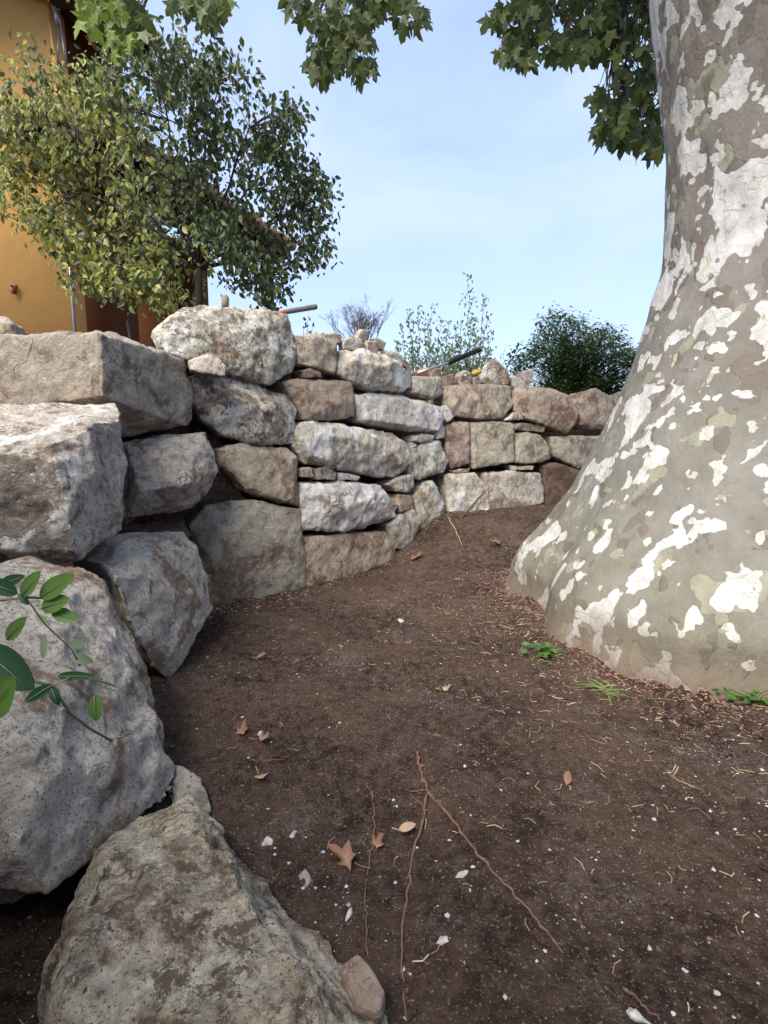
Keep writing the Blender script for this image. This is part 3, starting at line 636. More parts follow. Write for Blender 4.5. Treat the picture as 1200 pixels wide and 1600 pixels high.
def inside(poly, x, y):
    c = False; j = len(poly)-1
    for i in range(len(poly)):
        if (poly[i][1] > y) != (poly[j][1] > y) and x < (poly[j][0]-poly[i][0])*(y-poly[i][1])/(poly[j][1]-poly[i][1])+poly[i][0]: c = not c
        j = i
    return c

# small tree on the terrace
def small_tree():
    rnd = random.Random(12)
    base = P(312, 500, 5.2); base.z = gz(base.x, base.y, False)-.03
    t = empty('small_tree', base, 'small bushy tree with warm light painted on its left, in front of the orange house', 'tree')
    poly = [(-30, 330), (-15, 190), (15, 60), (60, 75), (110, 120), (170, 90), (215, 75), (260, 62), (330, 70), (390, 110), (425, 170), (470, 165), (478, 225), (500, 280), (522, 310), (518, 370), (508, 400), (470, 425), (462, 470), (430, 478), (395, 465), (360, 440), (330, 462), (290, 462), (255, 490), (215, 470), (190, 455), (120, 452), (80, 395), (45, 350), (10, 330)]
    wood = MB(); lv = MB(); ly = MB()
    fork = P(310, 420, 5.2)
    wood.tube([base, P(311, 470, 5.2), fork], [.05, .04, .034], 8)
    mains = []
    for px, py, dy in ((130, 300, -.2), (60, 210, .1), (170, 180, .3), (210, 330, -.4), (250, 130, .0), (300, 140, -.3), (345, 130, .3), (390, 200, -.1), (430, 260, .3), (470, 330, -.2), (400, 390, .2), (200, 420, -.2), (440, 430, .1), (110, 390, .2)):
        e = P(px, py, 5.2+dy); mid = fork.lerp(e, .5) + Vector((rnd.uniform(-.06, .06), 0, rnd.uniform(.02, .12)))
        pts = [fork, fork.lerp(mid, .5)+Vector((rnd.uniform(-.03, .03), 0, .02)), mid, mid.lerp(e, .5)+Vector((rnd.uniform(-.04, .04), 0, .04)), e]
        wood.tube(pts, [.022, .017, .012, .008, .004], 6); mains.append(pts)
    n = 0
    cl = []
    while n < 660:
        px, py = rnd.uniform(-40, 530), rnd.uniform(40, 500)
        if not inside(poly, px, py): continue
        Y = 5.2+rnd.uniform(-.75, .75)*(1-abs(px-260)/420)
        v = noise.noise(Vector((px/60., py/60., Y*1.5)))
        if v < (-.26 if px < 250 else -.2): continue
        if px > 330 and rnd.random() < .12: continue
        cl.append((px, py, Y)); n += 1
    for px, py, Y in cl:
        c = P(px, py, Y)
        best = min((q for m_ in mains for q in m_[1:]), key=lambda q: (q-c).length)
        wood.tube([best, best.lerp(c, .55)+Vector((0, 0, .04)), c], [.005, .0035, .0015], 4)
        yel = px < 220 and not (px > 130 and py < 200)
        for k in range(22):
            p = c + Vector((rnd.gauss(0, .075), rnd.gauss(0, .09), rnd.gauss(0, .065)))
            dn = Vector((rnd.gauss(0, .8), rnd.gauss(0, .6), -.8)); nr = Vector((rnd.gauss(0, .8), -1, rnd.gauss(.4, .7)))
            pr = min(.62, max(.05, (330-px)/260 - max(0, 190-py)/260)) if py < 380 else (.6 if px < 330 else .08)  # lit side painted: brighter leaf colour more frequent towards the left
            oval_leaf(ly if rnd.random() < pr else lv, p, dn, nr, rnd.choice((.035, .05, .06, .07, .08))*rnd.uniform(.85, 1.1), .58, .35, 0, 3, rnd.uniform(0, .35))
    wood.build('trunk', M['branch'], t, base)
    lv.build('foliage', M['leaf_dark'], t, base, smooth=False); y = ly.build('warm_lit_foliage', M['leaf_warm_lit'], t, base, smooth=False)
    y['label'] = 'leaves with warm light painted in, left and lower side'
small_tree()

# ------------------------------------------------------------------ orange house
def house():
    u = Vector((.371, .928, 0)).normalized(); v = Vector((u.y, -u.x, 0))
    A = P(113, 500, 6.6); A.z = 1.35
    h = empty('house', A, 'orange plastered house with dark wooden eaves behind the small tree', 'house')
    Zb = 1.2
    def quad(mb, a, b, z0, z1, th, mi=0):
        a = Vector(a); b = Vector(b); d = (b-a); ln = d.length; d.normalize(); nrm = Vector((-d.y, d.x, 0))
        c = (a+b)/2; c.z = (z0+z1)/2; rot = Matrix(((d.x, nrm.x, 0), (d.y, nrm.y, 0), (0, 0, 1)))
        mb.box(c + nrm*(th/2), ln, th, z1-z0, rot, mi)
    # tall block: front wall faces the viewer
    fl = Vector((-1, .02, 0)).normalized()
    w1 = MB(); quad(w1, A+fl*7, A, Zb, 7.0, .3); w1.build('front_wall', M['plaster'], h, A)
    w2 = MB(); quad(w2, A+Vector((-.003, .30, 0)), A+u*.85+Vector((-.003, .30, 0)), Zb, 6.8, .25); quad(w2, A+u*.853+Vector((-.003, .30, 0)), A+u*2.05+Vector((-.003, .30, 0)), Zb, 4.15, .25); w2.build('side_wall', M['plaster_shaded'], h, A)
    # recessed wall under the portico
    Bq = A + u*2.0
    w3 = MB(); quad(w3, Bq+v*-.3, Bq+v*.22, Zb, 4.0, .25); o3 = w3.build('portico_wall', M['plaster_shaded'], h, A); o3['label'] = 'orange wall under the portico with shade painted into its colour'
    # portico roof: eave 1.0 m out, horizontal, running along u
    E0 = A + v*1.05 - u*.30; E0.z = 4.28; ln = 3.75
    rf = MB(); rot = Matrix((u, v, Vector((0, 0, 1)))).transposed()
    sl = R(17); tilt = Matrix.Rotation(sl, 3, 'X')
    rr = rot @ tilt
    # v-axis falls outwards
    dirv = Vector((v.x*math.cos(sl), v.y*math.cos(sl), -math.sin(sl))); up = u.cross(dirv)*-1
    if up.z < 0: up = -up
    rr = Matrix((u, dirv, up)).transposed()
    c = E0 + u*(ln/2) - dirv*1.3 + up*.05
    bd = MB(); bd.box(c, ln, 2.6, .04, rr); roof = bd.build('portico_roof', M['wood_dark'], h, A)
    k = int(ln/.19)
    for i in range(k):
        a = E0 + u*((i+.5)*ln/k) + up*.10
        rf.tube([a+dirv*.08, a - dirv*.9, a - dirv*2.6], .085, 10, 0)
    rf.build('roof_tiles', M['tile'], roof, A)
    for i in range(7):
        a = E0 + u*(.08+i*(ln-.16)/6) - up*.055
        q = MB(); q.box(a - dirv*1.2, .09, 2.4, .15, rr); q.build('rafter', M['wood_dark'], roof, A)
    bm_ = MB(); bm_.box(E0 + u*(ln/2) - v*.35 + Vector((0, 0, -.06)), ln-.1, .16, .2, rot); bm_.build('beam', M['wood_dark'], h, A)
    ps = MB(); p0 = E0 + u*(ln-.25) - v*.35; ps.box((p0.x, p0.y, (4.1+Zb)/2), .16, .16, 4.1-Zb, rot); ps.build('post', M['wood_dark'], h, A)
    # tall block eave over the corner
    T0 = A + v*.55 - u*.2; T0.z = 5.95; l2 = 1.2
    d2 = Vector((v.x*math.cos(sl), v.y*math.cos(sl), -math.sin(sl))); r2 = rr
    e = MB(); e.box(T0 + u*(l2/2) - d2*.9 + up*.09, l2, 1.8, .04, r2); eave = e.build('side_eave', M['wood_dark'], h, A)
    for i in range(6):
        q = MB(); q.box(T0 + u*(.06+i*(l2-.12)/5) - d2*.6, .10, 1.2, .15, r2); q.build('rafter', M['wood_dark'], eave, A)
    q = MB()
    for i in range(14): 
        a = T0 + u*((i+.5)*l2/14) + up*.16; q.tube([a+d2*.08, a-d2*1.7], .10, 8)
    q.build('eave_tiles', M['tile'], eave, A)
    # projecting gable canopy that shades the top of the front wall
    g = MB(); g.box(A + Vector((-2.6, -.82, 5.35)), 5.6, 1.7, .05); g.build('front_eave', M['wood_dark'], h, A)
    # downpipe at the corner and pole above
    dp = MB(); pA = P(117, 520, 6.52); pB = P(109, 378, 6.52); pB.x = pA.x; dp.tube([Vector((pA.x, pA.y, Zb)), Vector((pA.x, pA.y, 4.3))], .018, 8); dp.build('downpipe', M['zinc'], h, A)
    br = MB(); t0 = P(85, 12, 6.4); t1 = P(92, 40, 6.4); t2 = P(104, 105, 6.4)
    br.tube([t0, t1], .03, 8); br.tube([t1, P(90, 105, 6.4)], .010, 6); br.tube([t1+Vector((.02, 0, 0)), t2], .014, 6); br.build('awning_rod', M['zinc'], h, A)
    hk = MB(); hp = P(22, 452, 6.55); hk.box(hp, .045, .05, .11, Matrix.Rotation(.25, 3, 'Y')); hk.box(hp+Vector((0, -.03, .03)), .02, .05, .02); hk.build('wall_hook', M['rust'], h, A)
house()
def leaning_board():
    mb = MB(); a = P(208, 560, 5.6); b = P(199, 502, 5.75); mb.tube([a, a.lerp(b, .5), b], [.02, .022, .018], 6, 0, .4)
    props(mb.build('stick', M['twig'], None, a), 'thin dark stick standing up before the shaded orange wall', 'stick')
leaning_board()

# ------------------------------------------------------------------ distant shrubs
def bare_bush(px, py, Y, wpx, hpx, label, n=11):
    rnd = random.Random(5); b = P(px, py, Y); k = Y/800; mb = MB()
    def grow(p, d, l, r, lev):
        if lev == 0: return
        pts = [p]; q = p
        for i in range(3):
            d = (d + Vector((rnd.gauss(0, .12), rnd.gauss(0, .12), rnd.gauss(.03, .06)))).normalized(); q = q + d*l/3; pts.append(q)
        mb.tube(pts, [r, r*.85, r*.7, r*.55], 3)
        for j in range(3):
            f = rnd.choice((1, 2, 3)); nd = (d + Vector((rnd.gauss(0, .45), rnd.gauss(0, .4), rnd.gauss(.1, .2)))).normalized(); grow(pts[f], nd, l*rnd.uniform(.55, .75), max(.0022, r*.6), lev-1)
    for i in range(n):
        x = rnd.uniform(-.6, .6); grow(b+Vector((x*wpx*k*.35, rnd.uniform(-.3, .3), 0)), Vector((x*1.2, rnd.uniform(-.3, .3), 1)).normalized(), hpx*k*.45, .016, 6)
    props(mb.build('bare_shrub', M['branch_bare'], None, b), label, 'shrub')
bare_bush(567, 545, 14, 105, 72, 'leafless grey shrub with fine twigs rising behind the rubble pile')
def shoot_bush(pos, label, name='shrub', seed=3, lf=.05, mat='leaf_shoot', cnt=14, leafn=34):
    """pos: list of shoots (px base, px top, py top)"""
    rnd = random.Random(seed); Y = 10.0; b = P(sum(p[0] for p in pos)/len(pos), 600, Y)
    t = empty(name, b, label, 'shrub'); st = MB(); lv = MB()
    for x0, x1, yt in pos:
        Yj = Y+rnd.uniform(-.6, .6); a = P(x0, 606, Yj); e = P(x1, yt, Yj); pts = [a.lerp(e, i/8)+Vector((rnd.uniform(-.03, .03), 0, 0)) for i in range(9)]
        st.tube(pts, [.012-.0011*i for i in range(9)], 4)
        m = int(leafn*(606-yt)/120)
        for i in range(m):
            q = rnd.random()**1.15; p = a.lerp(e, q); rr = .13*(1-q)+.025
            p = p + Vector((rnd.gauss(0, rr), rnd.gauss(0, rr), 0)); d = Vector((rnd.gauss(0, .7), rnd.gauss(0, .7), .7))
            oval_leaf(lv, p, d, Vector((rnd.gauss(0, .6), -1, .4)), rnd.uniform(.7, 1.25)*lf, .55, .2)
    st.build('stems', M['twig'], t, b); lv.build('foliage', M[mat], t, b, smooth=False)
rnd = random.Random(2)
sh = [(735, 732, 428), (745, 757, 462), (742, 762, 492), (650, 638, 485), (655, 655, 477), (665, 676, 473), (668, 664, 500), (680, 690, 497), (640, 626, 508), (690, 700, 500), (700, 712, 505), (712, 722, 503), (720, 742, 500), (730, 737, 495), (750, 770, 520), (645, 645, 530), (675, 672, 530), (690, 686, 530), (705, 700, 528), (722, 715, 530), (740, 750, 528), (660, 655, 545), (630, 620, 535), (760, 762, 545), (700, 708, 545), (725, 730, 540), (738, 745, 550), (715, 705, 556), (670, 665, 556), (750, 755, 560)]
sh += [(rnd.uniform(640, 765),)*2 + (rnd.uniform(545, 575),) for _ in range(26)]
shoot_bush(sh, 'loose shrub of tall upright leafy shoots behind the sledgehammer', lf=.070, leafn=85)
shoot_bush([(780, 790, 538), (785, 783, 552), (777, 775, 560)], 'thin sparse shoots rising beside the triangular rock', seed=9, lf=.05, leafn=20)
shoot_bush([(478, 481, 500), (484, 474, 508), (490, 488, 508), (486, 483, 515), (498, 497, 519)], 'tiny green sprig showing right of the long top boulder', seed=10, lf=.09, mat='leaf_bush', leafn=30)
def dark_bush():
    rnd = random.Random(31); Y = 9.0; b = P(905, 640, Y); t = empty('bush', b, 'dense dark evergreen bush behind the wall, left of the plane trunk', 'bush')
    poly = [(800, 615), (802, 552), (830, 540), (845, 500), (862, 488), (885, 494), (915, 506), (945, 512), (965, 520), (985, 545), (1010, 560), (1030, 600), (1030, 660), (940, 660), (890, 620), (850, 612)]
    lv = MB(); st = MB(); root = P(900, 640, Y)
    n = 0
    while n < 620:
        px, py = rnd.uniform(798, 1032), rnd.uniform(486, 660)
        if not inside(poly, px, py): continue
        if py > 565 and px < 850 and rnd.random() < .5: continue
        n += 1; Yq = Y+rnd.uniform(-.9, .9); c = P(px, py, Yq); st.tube([root, root.lerp(c, .5)+Vector((0, 0, .1)), c], [.012, .007, .002], 3)
        m = 30 if py > 530 else 17
        for k in range(m):   # whorled shoots
            a = rnd.uniform(0, 6.28); p = c + Vector((rnd.gauss(0, .07), rnd.gauss(0, .1), rnd.gauss(0, .07)))
            oval_leaf(lv, p, Vector((math.cos(a), math.sin(a), rnd.uniform(-.7, .5))), Vector((0, 0, 1)), rnd.uniform(.06, .10), .42, .2)
    for px, py in ((858, 489), (864, 487), (886, 494), (850, 507), (836, 516), (812, 548), (915, 505), (945, 514), (962, 524)):
        c = P(px, py+8, Y)
        for k in range(12):
            a = k/12*6.28; oval_leaf(lv, c, Vector((math.cos(a), math.sin(a), rnd.uniform(.1, .5))), Vector((0, 0, 1)), .10, .26, .2, 0, 4, .35)
        st.tube([c-Vector((0, 0, .4)), c], [.01, .004], 4)
    st.build('stems', M['branch'], t, b); lv.build('foliage', M['leaf_bush'], t, b, smooth=False)
dark_bush()

# ------------------------------------------------------------------ tools on the wall
def claw_hammer():
    a = P(424, 493, 3.72); b = P(445, 487.5, 3.78); c = P(495, 479, 3.95)
    t = empty('hammer', a, 'hammer with orange and grey handle lying on the long top boulder', 'hammer'); d = (c-a).normalized()
    m = MB(); m.tube([a, a.lerp(b, .5), b], [.016, .017, .017], 12); m.build('handle_collar', M['orange'], t, a)
    m = MB(); m.tube([b, b.lerp(c, .1), b.lerp(c, .5), b.lerp(c, .9), b.lerp(c, .97), c], [.015, .018, .0185, .020, .020, .012], 12); m.build('grip', M['grey_handle'], t, a)
    hd = MB(); s = d.cross(Vector((0, 0, 1))).normalized(); p = a - d*.05; hd.tube([p-s*.05+Vector((0, 0, -.01)), p-s*.03, p+s*.03, p+s*.05], [.014, .017, .017, .015], 10); hd.tube([p, a+d*.01], .011, 8); hd.build('head', M['steel'], t, a)
claw_hammer()
def sledge():
    a = P(652, 583, 4.70); b = P(700, 567, 4.85); c = P(750, 546, 5.02); d = (c-a).normalized()
    t = empty('sledgehammer', a, 'hand sledgehammer with black rubber grip and steel shaft leaning on the wall top', 'hammer')
    m = MB(); m.tube([a, a.lerp(b, .5), b, b+d*.03], [.020, .015, .013, .013], 10, 0, .8); m.build('shaft', M['steel'], t, a)
    m = MB(); m.tube([b, b+d*.01, b.lerp(c, .15), b.lerp(c, .5), b.lerp(c, .88)], [.016, .023, .024, .023, .024], 12); m.tube([b.lerp(c, .90), b.lerp(c, .98), c], [.025, .025, .018], 12); m.build('grip', M['rubber'], t, a)
    s = d.cross(Vector((0, 0, 1))).normalized(); hd = MB(); p = a+d*.03 - Vector((0, 0, .03)); hd.box(p, .15, .06, .06, Matrix((d, s, d.cross(s)*-1)).transposed()); o = hd.build('head', M['rust'], t, a, smooth=False)
    bv = o.modifiers.new('b', 'BEVEL'); bv.width = .008
sledge()
def chisel():
    a = P(737, 584, 5.0); b = P(752, 580, 5.05); t = empty('chisel', a, 'short chisel with a yellow grip lying among rubble on the wall top', 'chisel')
    m = MB(); m.tube([a, a.lerp(b, .15), a.lerp(b, .5), a.lerp(b, .9), b], [.012, .021, .024, .022, .012], 12); m.build('grip', M['yellow'], t, a)
    m = MB(); m.tube([a-(b-a)*.8, a], [.009, .010], 8); m.build('blade', M['steel'], t, a)
chisel()
m_ = MB(); a_ = P(790, 578, 5.4); b_ = P(803, 556, 5.5); m_.tube([a_, b_], .006, 6); props(m_.build('rod', M['branch'], None, a_), 'thin dark rod sticking up behind the triangular rock', 'rod')
m_ = MB(); a_ = P(352, 480, 3.75); 
m_.tube([a_, P(352, 472, 3.75), P(352, 466, 3.75), P(352, 462, 3.75), P(352, 460.5, 3.75)], [.024, .026, .026, .020, .006], 14); props(m_.build('peg', M['peg'], None, a_), 'round-headed weathered peg standing on the long top boulder', 'peg')

# ------------------------------------------------------------------ roots, sticks, leaves on the soil
def root(pts, r, label, name='root', mat='root', cat='root', lift=.004, branches=(), group=None):
    rnd = random.Random(int(pts[0][0])); W = []
    for (ax, ay), (bx, by) in zip(pts, pts[1:]):
        for i in range(6):
            t = i/6; W.append(onground(ax+(bx-ax)*t+rnd.gauss(0, 1.2), ay+(by-ay)*t, lift+r*.5+rnd.uniform(-.006, .003)))
    W.append(onground(pts[-1][0], pts[-1][1], lift)); n = len(W)
    r *= .82; mb = MB(); mb.tube(W, [r*(1-.55*i/n)*rnd.uniform(.6, 1.35) for i in range(n)], 7)
    for bp in branches:
        Q = []
        for (ax, ay), (bx, by) in zip(bp, bp[1:]):
            for i in range(4): Q.append(onground(ax+(bx-ax)*i/4+rnd.gauss(0, .6), ay+(by-ay)*i/4, lift+r*.5))
        Q.append(onground(*bp[-1], lift)); mb.tube(Q, [r*.55*(1-.6*i/len(Q)) for i in range(len(Q))], 5)
    return props(mb.build(name, M[mat], None, W[0]), label, cat, group)
root([(653, 1178), (656, 1205), (670, 1240), (700, 1275), (730, 1315), (765, 1360), (800, 1395), (840, 1440), (880, 1492)], .0055, 'long thick brown root running diagonally across the foreground soil', branches=[[(668, 1236), (645, 1240), (638, 1238)]])
root([(668, 1240), (662, 1280), (645, 1340), (636, 1400), (628, 1460), (628, 1520), (636, 1600)], .0045, 'long wavy root running straight down the soil, middle of the three foreground roots', branches=[[(662, 1262), (648, 1250), (640, 1242)], [(664, 1268), (672, 1270), (678, 1272)]])
root([(572, 1228), (583, 1245), (585, 1300), (578, 1340), (570, 1390), (572, 1440), (576, 1500)], .0030, 'thin pale root with a dead leaf caught on it, left of the other long roots', branches=[[(583, 1245), (576, 1234), (570, 1225)]])
root([(975, 1548), (1000, 1568), (1030, 1598)], .0035, 'short reddish root at the bottom edge of the photo')
root([(896, 1428), (906, 1440), (912, 1456)], .0030, 'small reddish root piece beside the lower end of the diagonal root')
root([(390, 1190), (420, 1190), (455, 1184)], .0022, 'thin forked twig lying near the pale leaf, left part of the soil', name='twig', cat='twig', branches=[[(412, 1190), (404, 1205), (412, 1225)], [(412, 1190), (408, 1170), (400, 1160)], [(412, 1192), (430, 1212), (440, 1215)]])
root([(700, 812), (712, 832), (722, 856)], .007, 'thin pale stick leaning at the foot of the cracked upright stone', name='stick', cat='stick', mat='straw', lift=.02)
def stick(a, Ya, b, Yb, r, label, mat='twig'):
    A_ = P(*a, Ya); B_ = P(*b, Yb); m = MB(); m.tube([A_, A_.lerp(B_, .3)+Vector((.01, 0, .004)), A_.lerp(B_, .7), B_], [r, r*.9, r*.75, r*.4], 7)
    props(m.build('stick', M[mat], None, A_), label, 'stick')
stick((722, 808), 4.62, (757, 768), 4.72, .012, 'dark stick leaning against the cracked pale upright stone')
stick((763, 818), 4.85, (776, 798), 5.0, .012, 'short pale broken stick between the two bottom course stones on the right', 'straw')
stick((663, 792), 4.3, (672, 830), 4.15, .006, 'thin root dangling over the flat slanted stone')

def flat_leaf(px, py, s, ang, label, mat='dry_leaf', lobed=True, group=None, sd=0):
    rnd = random.Random(int(px*3+py+sd)); p = onground(px, py, .012); mb = MB()
    dn = Vector((math.cos(ang), math.sin(ang), rnd.uniform(-.05, .25))); nr = Vector((rnd.gauss(0, .2), rnd.gauss(0, .2)-.2, 1))
    if lobed: palm_leaf(mb, p, dn, nr, s, rnd, 0, 1)
    else: oval_leaf(mb, p, dn, nr, s, .5, .5, 0, 5, -.3)
    stem = p - dn.normalized()*s*.35 + Vector((0, 0, .01)); mb.tube([p+dn.normalized()*s*.2, p, stem], .0015, 4)
    o = mb.build('dead_leaf', M[mat], None, p); so_ = o.modifiers.new('s', 'SOLIDIFY'); so_.thickness = .0012
    return props(o, label, 'leaf', group)
flat_leaf(636, 878, .13, .3, 'reddish curled dead leaf at the foot of the soil-stained boulder')
flat_leaf(563, 1360, .085, 2.6, 'large brown dead leaf caught on the thin pale root, left one')
flat_leaf(580, 1335, .05, .9, 'small orange dead leaf caught on the thin pale root, upper right one')
flat_leaf(372, 1158, .07, 1.4, 'orange-brown dead leaf standing up near the left of the soil')
flat_leaf(398, 1160, .055, .2, 'brown dead leaf lying just right of the upright orange one')
flat_leaf(403, 1212, .055, -1.0, 'pale dead leaf below the forked twig', 'straw')
flat_leaf(622, 1303, .05, .1, 'tan folded dead leaf left of the long wavy root', 'straw', False)
flat_leaf(687, 1082, .05, .2, 'triangular tan dead leaf in the middle of the soil', 'straw')
flat_leaf(1020, 1048, .13, .1, 'cream and orange bark flake lying at the foot of the trunk', 'dry_leaf')
flat_leaf(790, 853, .16, 3.0, 'brown dead leaf at the tip of the trunk flare', 'dry_leaf')
flat_leaf(238, 832, .07, .5, 'curled brown dead leaf on the pocket of dark earth between boulders', 'dry_leaf')
flat_leaf(400, 1032, .05, .3, 'small orange dead leaf in the upper left of the soil', 'dry_leaf', False)
flat_leaf(885, 1232, .05, 1.2, 'brown folded dead leaf right of the diagonal root top', 'dry_leaf', False)

def chip(px, py, s, mat, label, group=None, flat=.5, sd=0, name='stone_chip', asp=1.0):
    rnd = random.Random(int(px*5+py)+sd); p = onground(px, py, s*(.02 if s > .02 else -.08)); bm = bmesh.new(); 
    for i in range(16):
        d = Vector((rnd.gauss(0, 1), rnd.gauss(0, 1), rnd.gauss(0, 1))).normalized()*rnd.uniform(.75, 1.1); bm.verts.new((d.x*s*.5, d.y*s*.5*asp, d.z*s*.5*flat))
    bmesh.ops.convex_hull(bm, input=bm.verts[:]); bmesh.ops.delete(bm, geom=[v for v in bm.verts if not v.link_faces], context='VERTS')
    if s > .025:
        bmesh.ops.subdivide_edges(bm, edges=bm.edges[:], cuts=3, use_grid_fill=True)
        for v in bm.verts: v.co *= 1 + .28*noise.fractal(v.co*(2.2/s)+Vector((px, py, 0)), 1.0, 2.0, 3)
    me = bpy.data.meshes.new(name); bm.to_mesh(me); bm.free(); me.materials.append(M[mat]); o = bpy.data.objects.new(name, me); COL.objects.link(o); o.location = p
    o.rotation_euler = (0, 0, rnd.uniform(0, 3)); return props(o, label, 'stone chip', group)
chip(478, 1372, .075, 'chip_pink', 'largest pinkish rough rock fragment lying on the dark soil', sd=2, asp=.6)
chip(544, 1430, .045, 'chip', 'narrow bright white flake of stone left of the thin pale root', flat=.3, asp=.45)
chip(722, 1369, .042, 'chip', 'oval white pebble between the wavy root and the diagonal root', asp=.6)
chip(418, 1316, .034, 'chip', 'bright blue-white stone chip near the bottom slab', flat=.5)
chip(457, 1302, .030, 'chip', 'grey-white round chip right of the bright blue-white one')
chip(992, 1590, .05, 'chip', 'white flake at the bottom edge beside the short reddish root', flat=.3, asp=.5)
chip(405, 1148, .034, 'chip', 'white chip above the brown dead leaves on the left')
chip(692, 1470, .026, 'chip', 'round white chip low in the dark soil left of the diagonal root end')
chip(626, 970, .05, 'chip', 'pale flat chip in the upper middle of the soil', flat=.3)
CG = 'small white stone chips scattered on the soil'
rnd = random.Random(77)
WALLR = [(340, 965), (480, 935), (620, 900), (700, 840), (790, 850), (805, 930), (870, 980), (960, 1060), (1080, 1100), (1200, 1105), (1200, 1600), (620, 1600), (560, 1510), (350, 1270), (290, 1200), (255, 1090)]
cnt = 0
while cnt < 60:
    px, py = rnd.uniform(250, 1200), rnd.uniform(950, 1600)
    if not inside(WALLR, px, py): continue
    chip(px, py, rnd.uniform(.008, .016), 'chip', 'tiny white stone chip, one of many strewn over the dark soil', CG, sd=cnt); cnt += 1

def litter():
    rnd = random.Random(5); wh = MB(); st = MB(); rd = MB(); clod = MB()
    def blob(mb, p, s, fl=.5):
        vs = []; 
        for d in ((1, 0, 0), (-1, 0, 0), (0, 1, 0), (0, -1, 0), (0, 0, 1), (0, 0, -1)):
            vs.append(p + Vector((d[0]*s*rnd.uniform(.6, 1.1), d[1]*s*rnd.uniform(.6, 1.1), d[2]*s*fl*rnd.uniform(.6, 1.1))))
        mb.add(vs, [(0, 2, 4), (2, 1, 4), (1, 3, 4), (3, 0, 4), (2, 0, 5), (1, 2, 5), (3, 1, 5), (0, 3, 5)])
    n = 0
    while n < 5200:   # uniform over the soil itself
        x, y = rnd.uniform(-1.2, 2.6), rnd.uniform(.5, 5.0)
        if bank_d(x, y) > -.05: continue
        dens = noise.noise(Vector((x*1.2+3, y*1.2, 0)))
        if rnd.random() > .45+dens: continue
        s = rnd.uniform(.0012, .0034) if rnd.random() < .93 else rnd.uniform(.004, .007)
        blob(wh, Vector((x, y, gz(x, y)+s*.3)), s); n += 1
    for i in range(6500):  # soil crumbs
        x, y = rnd.uniform(-1.2, 2.4), rnd.uniform(.5, 4.9)
        if bank_d(x, y) > -.05: continue
        s = abs(rnd.gauss(0, .006))+.003; blob(clod, Vector((x, y, gz(x, y)+s*.2)), s, .7)
    for i in range(1500):  # straw and rootlets, thicker round the trunk
        if rnd.random() < .7:
            a = rnd.uniform(R(170), R(290)); r = 1.2+abs(rnd.gauss(0, .45)); x, y = TX+r*math.cos(a), TY+r*math.sin(a)
        else: x, y = rnd.uniform(-1.0, 2.4), rnd.uniform(.5, 4.8)
        if bank_d(x, y) > -.05: continue
        a = rnd.uniform(0, 6.28); l = rnd.uniform(.01, .045); d = Vector((math.cos(a), math.sin(a), 0)); p = Vector((x, y, 0)); pts = []
        kx = rnd.gauss(0, .4)
        for t in (-1, 0, 1):
            q = p + d*l*t*.5 + Vector((-d.y, d.x, 0))*(kx*l*t*t*.5); q.z = gz(q.x, q.y)+.003+rnd.uniform(0, .004); pts.append(q)
        st.tube(pts, rnd.uniform(.0007, .0016), 3)
    for i in range(4200):  # reddish bark crumbs in a belt along the foot
        a = rnd.uniform(R(145), R(290)); r = (prof[1][1]+.02)*interp(FOOT, math.degrees(a))+abs(rnd.gauss(0, .13))-.03; x, y = TX+r*math.cos(a), TY+r*math.sin(a)
        s = rnd.uniform(.002, .009); blob(rd, Vector((x, y, gz(x, y)+s*.2)), s, .35)
    for i in range(900):   # crumbs drifted against the foot of the wall
        k = rnd.randrange(len(FACE)-3); t = rnd.random(); pxx = lerp(FACE[k][0], FACE[k+1][0], t); yy = lerp(FACE[k][1], FACE[k+1][1], t)-abs(rnd.gauss(0, .12))-.03
        q = P(pxx, 800, yy); s = rnd.uniform(.003, .012); blob(rnd.choice((rd, st, clod)), Vector((q.x, q.y, gz(q.x, q.y)+s*.2)), s, .4)
    for i in range(500):
        x, y = rnd.uniform(-1, 2.4), rnd.uniform(.6, 4.8)
        if bank_d(x, y) > -.05: continue
        s = rnd.uniform(.002, .006); blob(rd, Vector((x, y, gz(x, y)+s*.2)), s, .3)
    props(wh.build('gravel_specks', M['chip'], None, None, smooth=False), 'fine white grit sprinkled over the dark soil', 'grit', None, 'stuff')
    props(clod.build('soil_crumbs', M['soil'], None, None, smooth=False), 'loose crumbs of dark soil', 'soil crumbs', None, 'stuff')
    props(st.build('straw_litter', M['straw'], None, None, smooth=False), 'dry straws and rootlets littering the soil', 'straw', None, 'stuff')
    props(rd.build('bark_litter', M['redlitter'], None, None, smooth=False), 'reddish bark crumbs around the foot of the plane trunk', 'bark litter', None, 'stuff')
litter()

